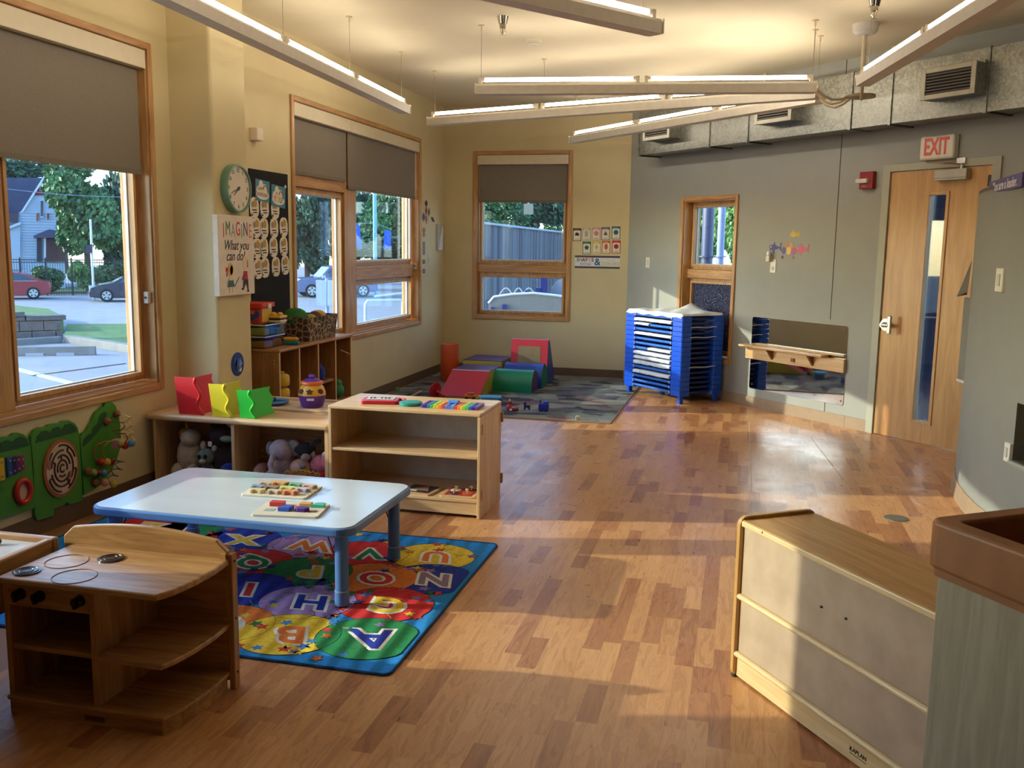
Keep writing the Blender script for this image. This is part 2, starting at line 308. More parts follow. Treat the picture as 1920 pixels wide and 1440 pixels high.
# ---------------------------------------------------------------- windows
def frame(g, a0, a1, b0, b1, w, v0, v1):
    """rectangular ring in (x,z): four bars"""
    return g.b(a0, a0+w, v0, v1, b0, b1).b(a1-w, a1, v0, v1, b0, b1).b(a0+w, a1-w, v0, v1, b0, b0+w).b(a0+w, a1-w, v0, v1, b1-w, b1)
def window(name, label, loc, rz, u0, u1, z0, z1, panes, members, D=.16, cw=.042, cp=.018, gm=None):
    r = thing(name, label, loc=loc, rz=rz, kind='structure')
    for i, (a, b, c, d) in enumerate(((u0-cw, u0, z0-cw, z1+cw), (u1, u1+cw, z0-cw, z1+cw), (u0, u1, z1, z1+cw), (u0, u1, z0-cw, z0))):
        G().b(a, b, -cp, .0, c, d).obj('casing', oak('z' if i < 2 else 'x'), r, bev=.006)
    g = G(); t = .012
    g.b(u0, u0+t, 0, D, z0, z1).b(u1-t, u1, 0, D, z0, z1); g.obj('jamb', oak('z'), r)
    g = G().b(u0+t, u1-t, 0, D, z1-t, z1).b(u0+t, u1-t, -.004, D, z0, z0+t); g.obj('window_sill', oak('x'), r)
    for a, b, c, d in members: G().b(a, b, .05, D, c, d).obj('mullion', oak('z' if d-c > b-a else 'x'), r, bev=.004)
    for a, b, c, d in panes:
        s_ = frame(G(), a, b, c, d, .05, D-.075, D-.005).obj('sash', oak('z'), r, bev=.004)
        frame(G(), a+.03, b-.03, c+.03, d-.03, .022, D-.095, D-.06).obj('stop_bead', wood('oaklight', (178, 128, 76), (206, 160, 106), 'z'), s_)
        frame(G(), a+.05, b-.05, c+.05, d-.05, .008, D-.052, D-.034).obj('gasket', clr((210, 216, 220), .5), s_)
        G().b(a+.045, b-.045, D-.045, D-.04, c+.045, d-.045).obj('pane', gm or m_glass, s_)
    return r
Lr = lambda y0=0, x=XL: (x, y0, 0)
window('window_1', 'left wall window beside the column, street and house outside', (XL, 0, 0), 90, *W1,
       [(1.98, 3.75, .66, 2.58), (3.89, 4.98, .66, 2.58)], [(3.75, 3.89, .65, 2.59)])
window('window_2', 'wide left wall window behind the patterned basket', (XL, 0, 0), 90, *W2,
       [(6.9, 7.93, .69, 1.95), (6.9, 7.93, 2.05, 2.58), (8.17, 9.76, 1.29, 2.58), (8.17, 9.76, .69, 1.16)],
       [(7.93, 8.17, .68, 2.58), (8.17, 9.78, 1.16, 1.29), (6.86, 7.93, 1.95, 2.05)])
window('window_3', 'end wall window above the play carpet', (0, YF, 0), 0, *W3,
       [(-3.05, -1.98, 1.285, 2.53), (-3.05, -1.98, .69, 1.19)], [(-3.05, -1.98, 1.19, 1.285)], D=.14)
window('window_4', 'narrow grey wall window behind the cot stack', W0, GR, *W4,
       [(.975, 1.70, 1.29, 1.975), (.975, 1.70, .43, 1.2)], [(.965, 1.71, 1.2, 1.29)], D=.17)
tag(G().b(1.02, 1.655, .105, .115, .47, 1.155).obj('patterned_cloth', None), 'dark blue cloth with circle print filling lower narrow window', 'cloth')
pc = bpy.data.objects['patterned_cloth']; pc.location = W0; pc.rotation_euler = (0, 0, R(GR))
m, n, p = newmat('circle_print'); L = n.links.new
tc = N(n, 'ShaderNodeTexCoord'); vo = N(n, 'ShaderNodeTexVoronoi'); vo.inputs['Scale'].default_value = 5; L(tc.outputs['Object'], vo.inputs[0])
mm = N(n, 'ShaderNodeMath', operation='MULTIPLY'); mm.inputs[1].default_value = 95; L(vo.outputs[0], mm.inputs[0]); sn = N(n, 'ShaderNodeMath', operation='SINE'); L(mm.outputs[0], sn.inputs[0])
ns = N(n, 'ShaderNodeTexNoise'); ns.inputs['Scale'].default_value = 90; L(tc.outputs['Object'], ns.inputs[0]); m3 = N(n, 'ShaderNodeMath', operation='MULTIPLY'); L(sn.outputs[0], m3.inputs[0]); L(ns.outputs[0], m3.inputs[1])
cr = N(n, 'ShaderNodeValToRGB'); cr.color_ramp.elements[0].position = .42; cr.color_ramp.elements[1].position = .6; cr.color_ramp.elements[0].color = (*lin((28, 30, 66)), 1); cr.color_ramp.elements[1].color = (*lin((150, 165, 205)), 1)
L(m3.outputs[0], cr.inputs[0]); L(cr.outputs[0], p.inputs['Base Color']); p.inputs['Roughness'].default_value = .8; pc.data.materials.append(m); MATS['circle_print'] = m
# roller shades: fabric, cassette, hem bar, white side channel
def shade(label, loc, rz, u0, u1, zt, zb, vh=.105, chan=None, v=.0):
    r = thing('roller_shade', label, 'blind', loc, rz, 'grey roller shades at the windows')
    G().b(u0, u1, v-.012, v+.07, zt-vh, zt).obj('valance', m_cream, r, bev=.004)
    fa = G().b(u0+.015, u1-.02, v+.035, v+.0365, zb, zt-vh+.01).obj('shade_fabric', m_shade, r)
    G().b(u0+.015, u1-.02, v+.031, v+.041, zb, zb+.028).obj('hem_bar', mat('shade_hem', (122, 112, 96), .8), fa)
    if chan: G().b(chan[0], chan[1], v+.045, v+.06, chan[2], zt-vh).obj('side_channel', clr((222, 216, 204), .4), r)
    return r
shade('grey roller shade in the left window nearest the camera', (XL, 0, 0), 90, 3.82, 4.985, 2.595, 1.885, chan=(4.925, 4.95, 1.9))
shade('grey roller shade on the far left half of the near window', (XL, 0, 0), 90, 1.98, 3.815, 2.595, 1.885)
shade('grey roller shade on left half of the wide window', (XL, 0, 0), 90, 6.86, 7.955, 2.585, 2.04)
shade('grey roller shade on right half of the wide window', (XL, 0, 0), 90, 7.96, 9.775, 2.585, 1.985, chan=(9.62, 9.66, 1.35))
shade('grey roller shade in the end wall window', (0, YF, 0), 0, -3.052, -1.978, 2.535, 2.0, chan=(-3.045, -3.03, 1.3))

for lab, u_, z_ in (('small white window lock on the near window jamb', 4.99, 1.16), ('small white window lock on the wide window jamb', 9.78, 1.27)):
    r = thing('window_lock', lab, 'lock', (XL, u_, z_), 90); G().b(-.03, -.001, .02, .05, -.035, .035).obj('plate', clr((214, 206, 196), .4), r, bev=.003); G().cyl((-.034, .035, .0), (-.028, .035, 0), .008, n=10).obj('keeper', clr((40, 36, 34), .5), r)
# ---------------------------------------------------------------- exit door
m_dw = lambda: wood('door_maple', (184, 136, 78), (204, 158, 98), 'z', rough=.4, scale=5)
m_steel = mat('satin_steel', (190, 190, 188), .28, metal=.95, var=.03)
m_frame = mat('frame_grey', (172, 170, 152), .5, var=.02)
d = thing('door_1', 'maple wood exit door with tall narrow glass slot', loc=W0, rz=GR, kind='structure')
a, b, c, e = 3.497, 4.365, .005, 2.128; ga, gb, gc, ge = 3.85, 4.022, .168, 1.948
G().b(a, ga, .0, .045, c, e).b(gb, b, .0, .045, c, e).b(ga, gb, .0, .045, c, gc).b(ga, gb, .0, .045, ge, e).obj('door_leaf', m_dw(), d)
frame(G(), ga-.012, gb+.012, gc-.012, ge+.012, .026, -.008, .05).obj('glazing_bead', wood('door_bead', (190, 142, 84), (210, 164, 106), 'z'), d, bev=.003)
G().b(ga, gb, .02, .026, gc, ge).obj('pane', glassmat('door_glass', (.62, .7, .78)), d)
g = G().b(DR[0]-.065, DR[0]+.004, -.016, .12, 0, DR[3]+.055).b(DR[1]-.004, DR[1]+.065, -.016, .12, 0, DR[3]+.055).b(DR[0], DR[1], -.016, .12, DR[3]-.003, DR[3]+.055)
g.obj('door_frame', m_frame, d, bev=.003)
h = G().cyl((3.552, 0, .912), (3.552, -.014, .912), .05, n=28).cyl((3.552, -.014, .912), (3.552, -.06, .912), .022).obj('handle_rose', m_steel, d, auto=True)
G().b(3.612, 3.644, -.075, -.052, .845, .99).cyl((3.552, -.06, .912), (3.628, -.064, .912), .016).obj('lever', m_steel, h, bev=.006)
G().b(3.487, 3.5, -.003, .02, .86, .98).obj('strike_plate', clr((70, 52, 40), .5), d)
cl = G().b(3.93, 4.20, -.062, 0, 2.035, 2.115).obj('door_closer', mat('closer_alu', (176, 172, 158), .4, metal=.5), d, bev=.004)
G().b(3.93, 4.20, -.064, -.06, 2.05, 2.053).obj('closer_groove', clr((120, 118, 108), .6), cl)
G().cyl((4.14, -.035, 2.115), (4.14, -.035, 2.145), .014).tube([(4.14, -.035, 2.145), (4.02, -.10, 2.16), (3.90, -.12, 2.17)], .008).tube([(3.90, -.12, 2.175), (4.0, -.05, 2.18), (4.12, -.015, 2.18)], .007).b(4.09, 4.16, -.03, -.012, 2.155, 2.195).obj('closer_arm', m_steel, cl)
G().b(4.335, 4.375, -.004, 0, 1.98, 2.06).obj('hinge_plate', clr((58, 44, 38), .5), d)
# ---------------------------------------------------------------- fixtures on the grey wall
ex = thing('exit_sign', 'white plastic exit sign with red letters above door', 'sign', gl(3.918), GR)
G().b(-.15, .15, -.045, 0, 2.197, 2.377).obj('sign_case', clr((226, 218, 200), .4), ex, bev=.02, seg=4)
G().b(.14, .165, -.02, .0, 2.2, 2.37).obj('sign_mount', clr((150, 146, 132), .5), ex)
txt('EXIT', .175, clr((232, 92, 78), .5), ex, (0, -.047, 2.287), sx=.60, ext=.001, offset=.004)
fa = thing('fire_alarm', 'red fire alarm strobe on the grey wall beside door', 'alarm', gl(3.283), GR)
G().b(-.068, .068, -.045, 0, 2.005, 2.145).obj('alarm_body', clr((150, 26, 30), .35), fa, bev=.006)
G().b(-.085, .03, -.075, -.04, 2.052, 2.088).obj('strobe_lens', clr((226, 222, 214), .15), fa, bev=.008)
txt('FIRE', .03, clr((206, 150, 140), .5), fa, (-.015, -.046, 2.027))
sw = thing('light_switch', 'white light switch plate between end wall and narrow window', 'switch', gl(.371), GR)
G().b(-.035, .035, -.006, 0, 1.285, 1.40).obj('plate', clr((226, 222, 206), .4), sw, bev=.004); G().b(-.012, .012, -.01, -.004, 1.315, 1.37).obj('toggle', clr((214, 208, 192), .4), sw)
s_, z_ = onG(1450, 497); ou = thing('wall_outlet', 'white outlet plate with plug-in night light below shark stickers', 'outlet', gl(s_), GR)
G().b(-.035, .035, -.006, 0, z_-.07, z_+.055).obj('plate', clr((226, 222, 206), .4), ou, bev=.004)
G().b(-.06, -.012, -.045, -.006, z_+.03, z_+.085).obj('night_light', clr((196, 186, 166), .3), ou, bev=.006); G().ell((-.036, -.03, z_+.1), .022, .02, .03).obj('lamp_lens', clr((226, 230, 232), .1), ou, smooth=True)
G().b(-.012, .012, -.009, -.005, z_-.045, z_-.015).obj('socket', clr((190, 184, 170), .5), ou)
def shark(nm, label, x, y, c, fl=1):
    s_, z_ = onG(x, y); o = thing(nm, label, 'sticker', gl(s_, 0, z_), GR, 'sea animal stickers')
    P = [(-.085, .015), (-.06, .035), (-.02, .04), (0, .075), (.015, .038), (.05, .02), (.085, .012), (.1, .065), (.112, .06), (.104, .015), (.112, -.035), (.098, -.03), (.08, -.005), (.04, -.015), (.01, -.022), (-.005, -.07), (-.025, -.028), (-.06, -.02), (-.078, -.035), (-.07, -.005)]
    P = [(a*.78*fl, b*.78) for a, b in P]
    G().prism(P, -.0015, 0, 'y').obj('body', clr(c, .5), o); G().prism(circ(-.042*fl, .01, .007, 10), -.0025, -.001, 'y').obj('eye', clr((235, 232, 225), .5), o)
shark('shark_sticker', 'dark blue shark sticker above wall outlet', 1452, 465, (52, 48, 128))
shark('shark_sticker', 'pink shark sticker right of the small figure stickers', 1503, 468, (206, 76, 118))
s_, z_ = onG(1488, 440); o = thing('fish_sticker', 'small yellow fish sticker above the sharks', 'sticker', gl(s_, 0, z_), GR, 'sea animal stickers')
G().prism(circ(0, 0, .045, 14, .022)+[], -.0015, 0, 'y').prism([(.035, 0), (.075, .035), (.07, -.03)], -.0015, 0, 'y').prism([(-.02, .018), (.0, .045), (.02, .018)], -.0015, 0, 'y').obj('body', clr((206, 176, 70), .5), o)
s_, z_ = onG(1479, 470); o = thing('family_sticker', 'cluster sticker of small purple yellow and pink sea figures', 'sticker', gl(s_, 0, z_), GR, 'sea animal stickers')
for k, (x, y, r, c) in enumerate(((-.06, 0, .028, (96, 72, 150)), (0, 0, .03, (220, 190, 96)), (.055, -.005, .028, (176, 80, 120)), (-.03, .05, .024, (190, 130, 80)), (.03, .045, .024, (196, 140, 90)), (-.075, -.06, .013, (70, 50, 60)), (.06, -.06, .012, (150, 110, 96)))):
    G().prism(circ(x, y, r, 14, r*1.2), -.0012-.0004*k, 0, 'y').obj('figure', clr(c, .5), o)
# mirror with pull-up bar
mr = thing('wall_mirror', 'low acrylic wall mirror with a wooden shelf bar across it', 'mirror', W0, GR)
G().prism(rrect(2.03, 3.17, .182, .867, .02), -.006, 0, 'y').obj('mirror_sheet', mat('mirror', (216, 214, 208), .04, var=.01, metal=1, bump=.015, bscale=3), mr)
G().b(1.985, 3.175, -.035, -.006, .468, .585).obj('back_rail', maple('x'), mr, bev=.004)
G().b(1.97, 3.0, -.12, -.02, .583, .606).obj('shelf_board', maple('x'), mr, bev=.008, seg=3)
G().b(2.12, 3.17, -.035, -.008, .606, .625).obj('shelf_lip', maple('x'), mr, bev=.004)
for s_ in (2.34, 2.83): G().prism([(-.035, .583), (-.11, .583), (-.035, .49)], s_-.012, s_+.012, 'x').obj('bracket', mat('bracket_brown', (120, 72, 36), .5), mr)
G().b(2.58, 2.62, -.045, -.03, .50, .53).obj('catch', mat('bracket_brown', (120, 72, 36), .5), mr)
for x, y in ((1584, 618), (1411, 720), (1577, 752)):
    s_, z_ = onG(x, y); G().cyl((s_, -.006, z_), (s_, -.009, z_), .007, n=10).obj('screw', clr((60, 56, 54), .4), mr)
# partition fixtures
def between(A, B, h, t, name, m, par=None, bev=0):
    A, B = Vector(A), Vector(B); q = (B-A); q.z = 0; ang = math.atan2(q.y, q.x); M = Matrix.Translation((A+B)/2)@Matrix.Rotation(ang, 4, 'Z')
    return G().bm(M, (B-A).length, t, h).obj(name, m, par, bev), M
A = onx(1856, 357, 1.352); B = onx(1918, 346, 1.335); A.z = B.z = 1.868
ls = thing('slogan_sign', 'purple slogan sign on top edge of the rounded partition', 'sign')
o, M = between(A, B, .07, .012, 'board', clr((86, 72, 132), .4), ls)
ws_ = [txt(q, .07, clr((226, 222, 232), .4), ls, (0, 0, 0), offset=.001, align='LEFT', name='word') for q in ('You', 'are', 'a', 'leader.')]
wid = [max(v.co.x for v in t.data.vertices) for t in ws_]; kx = (B-A).length*.74/(sum(wid)+.06); x = -(B-A).length*.36
for t, q in zip(ws_, wid): t.matrix_local = M@Matrix.Translation((x, -.0075, -.004))@Matrix.Rotation(R(90), 4, 'X')@Matrix.Diagonal((kx, 1, 1, 1)); x += (q+.02)*kx
def onpart(nm, label, cat, x, y, w, h, X, c, inner=None, rz=-84):
    P = onx(x, y, X); r = thing(nm, label, cat, (P.x-.006, P.y, P.z), rz)
    G().b(-w/2, w/2, -.006, .02, -h/2, h/2).obj('plate', clr(c, .4), r, bev=.004)
    if inner: G().b(-w/5, w/5, -.011, -.004, -h/4, h/4).obj('insert', clr(inner, .4), r)
onpart('dimmer_switch', 'white dimmer switch plate on the rounded partition', 'switch', 1877, 525, .1, .125, 1.349, (224, 220, 208), (196, 192, 182))
onpart('wall_outlet', 'small white outlet beside the partition niche', 'outlet', 1891.5, 848, .06, .10, 1.387, (228, 226, 218), (200, 198, 190), -79)
fh = thing('file_holder', 'grey metal wall file holder on far side of partition', 'holder')
P = Vector((1.392, 6.40, 0)); M = Matrix.Translation((P.x+.008, P.y, .96))@Matrix.Rotation(R(-80), 4, 'Z')
G().b(-.07, .07, -.016, 0, -.26, .26).xf(M).obj('pocket', mat('holder_grey', (128, 124, 116), .5), fh, bev=.006); G().b(-.07, .07, -.02, 0, -.275, -.26).xf(M).obj('lip', clr((214, 212, 206), .4), fh)
tag(G().add([(1.37, 6.32, 1.46), (1.375, 6.40, 1.24), (1.325, 6.44, 1.225), (1.362, 6.33, 1.26)], [(0, 1, 2), (0, 2, 3)]).obj('paper_flap', mat('flap_grey', (110, 104, 96), .8)), 'dark curled paper corner hanging off the partition edge', 'paper')
dr = onz(1680, 972); fd = thing('floor_vent', 'round grey floor drain cover near the partition', 'drain', (dr.x, dr.y, 0), 20)
G().lathe([(.062, 0), (.068, .0005), (.066, .004), (.06, .004)], n=28).obj('rim', mat('drain_grey', (108, 104, 96), .5), fd)
for k in range(7): x = -.048+k*.016; y = math.sqrt(.058**2-x*x); G().b(x-.004, x+.004, -y, y, .003, .0055).obj('slat', mat('drain_grey', (108, 104, 96), .5), fd)
# ---------------------------------------------------------------- galvanised duct
def galv():
    m, n, p = newmat('galvanised'); L = n.links.new
    tc = N(n, 'ShaderNodeTexCoord'); vo = N(n, 'ShaderNodeTexVoronoi'); vo.inputs['Scale'].default_value = 60; L(tc.outputs['Object'], vo.inputs[0])
    ns = N(n, 'ShaderNodeTexNoise'); ns.inputs['Scale'].default_value = 9; ns.inputs['Detail'].default_value = 4; L(tc.outputs['Object'], ns.inputs[0])
    mx = N(n, 'ShaderNodeMix'); mx.data_type = 'RGBA'; mx.inputs[0].default_value = .5; L(vo.outputs['Color'], mx.inputs[6]); L(ns.outputs[0], mx.inputs[7])
    bw = N(n, 'ShaderNodeRGBToBW'); L(mx.outputs[2], bw.inputs[0])
    cr = N(n, 'ShaderNodeValToRGB'); cr.color_ramp.elements[0].color = (*lin((124, 124, 118)), 1); cr.color_ramp.elements[1].color = (*lin((158, 158, 150)), 1); cr.color_ramp.elements[0].position = .3; cr.color_ramp.elements[1].position = .7
    L(bw.outputs[0], cr.inputs[0]); L(cr.outputs[0], p.inputs['Base Color']); p.inputs['Metallic'].default_value = .85
    mr = N(n, 'ShaderNodeMapRange'); mr.inputs[3].default_value = .3; mr.inputs[4].default_value = .48; L(bw.outputs[0], mr.inputs[0]); L(mr.outputs[0], p.inputs['Roughness']); return m
m_galv = galv(); DF, DZ0, DZ1 = -.27, 2.468, 2.90
du = thing('air_duct', 'galvanised rectangular air duct along the grey wall', 'duct', W0, GR)
JS = (.5, 1.60, 2.12, 3.28, 3.66, 4.45, 5.7, 7.35)
for a, b in zip(JS, JS[1:]): G().b(a+.003, b-.003, DF, -.03, DZ0, DZ1).obj('duct_section', m_galv, du)
for s_ in JS[:-1]:
    G().b(s_-.012, s_+.012, DF-.01, -.025, DZ0-.008, DZ1+.008).obj('flange', m_galv, du)
for s_ in (.52, 1.62, 2.14, 3.66, 4.47): G().b(s_-.012, s_+.012, DF-.005, .0, DZ0-.012, DZ0-.004).obj('trapeze_strap', clr((60, 58, 54), .5), du)
for x in (1396, 1437, 1675): s_ = onG(x, 139, -.1)[0]; G().b(s_-.015, s_+.015, -.12, -.1, DZ1, CEIL).obj('hanger_strap', mat('hanger', (196, 184, 160), .5), du)
for k, s_ in enumerate((.955, 2.56, 4.24)):
    vb = G().b(s_-.21, s_+.21, -.40, DF, 2.585, 2.795).obj('register_box', m_galv, du)
    frame(G(), s_-.215, s_+.215, 2.58, 2.80, .036, -.412, -.398).obj('register_frame', mat('register_grey', (168, 164, 150), .4, metal=.6), vb, bev=.003)
    G().b(s_-.178, s_+.178, -.4015, -.4, 2.618, 2.762).obj('register_throat', clr((24, 20, 18), .8), vb)
    for j in range(7): G().b(s_-.178, s_+.178, -.408, -.4, 2.621+j*.021, 2.627+j*.021).obj('slat', mat('slat_dark', (110, 104, 96), .4, metal=.5), vb)
    G().b(s_+.205, s_+.225, -.33, -.30, 2.79, 2.81).obj('clip', m_galv, vb)
# ---------------------------------------------------------------- suspended tube lights
m_lw = mat('fixture_white', (230, 222, 208), .45, var=.03, scale=30)
m_lb = mat('fixture_channel', (224, 216, 202), .5, var=.04, scale=20)
m_tube = emat('lit_tube', (1.0, .895, .73), TUBE)
def fixture(label, P0, P1, n, cups):
    P0 = Vector(P0); P1 = Vector(P1); q = P1-P0; Ln = q.length; ang = math.degrees(math.atan2(q.y, q.x))
    r = thing('tube_light', label, 'light', P0, ang, 'suspended fluorescent strip lights')
    G().prism([(-.046, -.038), (.046, -.038), (.05, .02), (.036, .036), (-.036, .036), (-.05, .02)], 0, Ln, 'x').obj('channel', m_lb, r)
    for e in (0, Ln): G().b(e-.004, e+.004, -.055, .055, -.037, .036).obj('end_cap', m_lw, r, bev=.002)
    seg = Ln/n
    for k in range(n):
        a, b = k*seg+.03, (k+1)*seg-.03
        G().cyl((a+.03, 0, .068), (b-.03, 0, .068), .0145, n=10).obj('tube', m_tube, r)
        for e in (a, b): G().b(e-.012, e+.012, -.014, .014, .028, .086).cyl((e, 0, .068), (e+(.034 if e == a else -.034), 0, .068), .0155, n=10).obj('lamp_holder', m_lw, r)
    for f in cups:
        x = Ln*f; h = CEIL-P0.z
        G().cyl((x, 0, .03), (x, 0, h-.03), .0016, n=5).obj('cable', clr((150, 136, 110), .4), r)
        G().cyl((x, 0, h-.04), (x, 0, h-.006), .006, n=8).cyl((x, 0, h-.006), (x, 0, h), .022, n=16).obj('ceiling_cup', clr((214, 196, 156), .4), r)
    return r
ZL = 2.63
fixture('long tube light along the left wall', (-2.84, 7.70, ZL), (-2.60, 2.9, ZL), 4, (.02, .27, .5, .98))
fixture('tube light at top centre whose end points at camera right', (-.498, 5.089, ZL), (-2.70, 2.25, ZL), 3, (.03, .97))
fixture('two-tube light, highest of the three that meet at the hub', (-1.961, 6.819, ZL), (.43, 7.08, ZL), 2, (.015, .99))
fixture('three-tube light, middle of the three that meet at the hub', (-2.879, 8.485, ZL), (.46, 7.36, ZL), 3, (.015, .345, .99))
fixture('three-tube light, lowest of the three that meet at the hub', (-1.826, 10.087, ZL), (.50, 7.56, ZL), 3, (.015, .99))
fixture('tube light at upper right running from hub to camera', (.718, 6.86, ZL), (1.28, 3.34, ZL), 3, (.03, .97))
hb = thing('light_hub', 'white ceiling canopy with stem and ring feeding the tube lights', 'light fitting', (.755, 7.26, 0))
G().lathe([(.0, CEIL-.075), (.06, CEIL-.072), (.085, CEIL-.05), (.088, CEIL)], n=28).obj('canopy', clr((228, 224, 220), .4), hb, auto=True)
G().cyl((0, 0, 2.58), (0, 0, CEIL-.07), .016, n=12).obj('stem', clr((222, 208, 180), .4), hb, smooth=False)
G().lathe([(.085, 2.578), (.1, 2.58), (.1, 2.598), (.085, 2.6), (.03, 2.6), (.03, 2.578)], n=28).obj('ring', mat('hub_metal', (176, 160, 134), .4, metal=.4), hb, auto=True)
for k, (ex_, ey, ez) in enumerate(((.43, 7.09, 2.63), (.46, 7.34, 2.62), (.5, 7.54, 2.61), (.72, 6.87, 2.61))):
    A = Vector((ex_-.755, ey-7.26, ez)); B = Vector((A.x, A.y, 0)).normalized()*.09; B.z = 2.59; Mx = (A+B)/2; Mx.z = 2.555-.008*k
    G().tube([A.lerp(Mx, 0), A*.5+Mx*.5-Vector((0, 0, .012)), Mx, Mx*.5+B*.5-Vector((0, 0, .012)), B], .009, 6).obj('conduit', clr((196, 180, 150), .45), hb)
def sprinkler(label, x, y):
    p = onz(x, y, CEIL); r = thing('sprinkler', label, 'sprinkler', (p.x, p.y, CEIL), 0, 'chrome ceiling sprinklers'); cm = mat('chrome', (206, 200, 190), .12, metal=1)
    G().lathe([(.0, -.0), (.042, -.0), (.03, -.05), (.024, -.052), (.022, -.08), (.0, -.085)], n=20).obj('escutcheon', cm, r, auto=True)
    G().cyl((0, 0, -.12), (0, 0, -.08), .006, n=8).tube([(-.014, 0, -.082), (-.016, 0, -.1), (0, 0, -.12)], .003, 5).tube([(.014, 0, -.082), (.016, 0, -.1), (0, 0, -.12)], .003, 5).obj('frame_arms', cm, r)
    G().cyl((0, 0, -.126), (0, 0, -.123), .017, n=14).obj('deflector', cm, r)
sprinkler('chrome ceiling sprinkler near the smoke detector', 943, 31)
sprinkler('chrome ceiling sprinkler above the light hub canopy', 1641, -4)
p = onz(1001, 74, CEIL); r = thing('smoke_detector', 'round white smoke detector on the ceiling', 'detector', (p.x, p.y, CEIL))
G().lathe([(.0, 0), (.062, 0), (.062, -.016), (.055, -.024)], n=28).obj('base', clr((224, 216, 198), .4), r, auto=True)
G().lathe([(.055, -.026), (.052, -.034), (.05, -.034), (.048, -.048), (.03, -.055), (.0, -.055)], n=28).obj('head', clr((218, 210, 192), .4), r, auto=True)
G().lathe([(.051, -.03), (.053, -.03), (.053, -.033), (.051, -.033)], n=28).obj('slot', clr((120, 112, 98), .6), r)
# ================================================================= ON THE CREAM WALLS
PAPER = clr((226, 214, 196), .7); BLK = clr((22, 20, 22), .7)
o = thing('motion_sensor', 'small white sensor box high beside the column', 'sensor', (XL, 6.23, 2.262), 90)
G().b(-.045, .045, -.06, 0, -.045, .045).obj('case', clr((224, 206, 186), .4), o, bev=.006)
# clock
ck = thing('wall_clock', 'round sage green wall clock on the column', 'clock', (-3.16, 5.435, 1.833), 90)
G().lathe([(.0, 0), (.15, 0), (.152, .02), (.15, .05), (.138, .052), (.136, .038), (.0, .038)], n=40).xf(Matrix.Rotation(R(90), 4, 'X')).obj('case', mat('sage', (112, 152, 126), .45), ck, auto=True)
G().prism(circ(0, 0, .137, 36), -.040, -.037, 'y').obj('dial', PAPER, ck)
for h in range(1, 13):
    a = R(90-30*h); txt(str(h), .036, clr((52, 46, 40), .6), ck, (.112*math.cos(a), -.0405, .112*math.sin(a)), name='numeral')
def hand(nm, ang, ln, w):
    a = R(90-ang); dx, dz = math.cos(a), math.sin(a); px_, pz = -dz, dx
    G().prism([(-dx*.02+px_*w, -dz*.02+pz*w), (-dx*.02-px_*w, -dz*.02-pz*w), (dx*ln-px_*w*.4, dz*ln-pz*w*.4), (dx*ln+px_*w*.4, dz*ln+pz*w*.4)], -.0435, -.042, 'y').obj(nm, clr((64, 58, 52), .5), ck)
hand('hour_hand', 231, .07, .0045); hand('minute_hand', 250, .1, .0035)
G().cyl((0, -.045, 0), (0, -.04, 0), .011, n=14).obj('hub', clr((60, 54, 48), .5), ck)
# canvas print
cv = thing('canvas_print', 'square canvas reading imagine what you can do', 'picture', (-3.16, 5.40, 1.415), 90)
G().b(-.215, .215, -.038, 0, -.25, .25).obj('canvas', mat('canvas_white', (228, 214, 200), .75, bump=.1, bscale=400), cv, bev=.004)
cols = [(206, 72, 56), (70, 120, 70), (150, 156, 160), (206, 52, 52), (96, 150, 110), (66, 60, 100), (222, 110, 70)]
wd = [.028, .066, .05, .058, .026, .06, .05]; x = -.165
for i, (ch, c) in enumerate(zip('IMAGiNE', cols)):
    txt(ch.replace('i', 'I'), .125, clr(c, .6), cv, (x+wd[i]/2, -.0388, .155+(.008 if i % 2 else -.004)), sx=.62, name='letter'); x += wd[i]+.004
txt('What you', .088, BLK, cv, (-.005, -.0388, .062), sx=.85, shear=.35, name='handwriting'); txt('can do!', .088, BLK, cv, (-.02, -.0388, -.005), sx=.85, shear=.35, name='handwriting')
def flat(name, poly, c, par, y=-.0384, t=.0008): return G().prism(poly, y-t, y, 'y').obj(name, clr(c, .7), par)
gk = flat('girl_figure', [(-.11, -.15), (-.055, -.15), (-.04, -.195), (-.125, -.195)], (58, 98, 106), cv)
for nm, P, c in (('hair', circ(-.085, -.085, .03, 16, .04), (206, 164, 70)), ('face', circ(-.07, -.092, .022, 14, .03), (226, 196, 160)), ('shirt', rect(-.1, -.062, -.155, -.125), (214, 206, 190)), ('bow', [(-.14, -.07), (-.115, -.085), (-.14, -.105)], (186, 40, 44)), ('bow', [(-.118, -.07), (-.115, -.085), (-.125, -.13), (-.137, -.128)], (186, 40, 44)), ('leg', rect(-.105, -.096, -.235, -.195), (214, 180, 140)), ('leg', rect(-.07, -.061, -.232, -.195), (214, 180, 140)), ('arm', [(-.1, -.13), (-.135, -.17), (-.13, -.175), (-.096, -.142)], (214, 180, 140)), ('stick', [(-.04, -.19), (.015, -.135), (.018, -.14), (-.036, -.195)], (96, 72, 56))):
    flat(nm, P, c, gk, -.0391)
bk = flat('boy_figure', [(.075, -.1), (.12, -.1), (.13, -.16), (.07, -.15)], (184, 40, 52), cv)
for nm, P, c in (('head', circ(.095, -.05, .03, 16, .045), (226, 196, 164)), ('hair', [(.12, -.03), (.128, -.03), (.13, -.07), (.122, -.08)], (40, 30, 30)), ('trousers', [(.07, -.15), (.128, -.155), (.132, -.225), (.12, -.225), (.1, -.175), (.075, -.215), (.062, -.21)], (56, 50, 60)), ('shoe', rect(.045, .072, -.22, -.208), (40, 32, 30)), ('shoe', rect(.115, .137, -.235, -.222), (40, 32, 30)), ('arm', [(.08, -.11), (.05, -.15), (.06, -.158), (.085, -.13)], (130, 40, 48))):
    flat(nm, P, c, bk, -.0391)
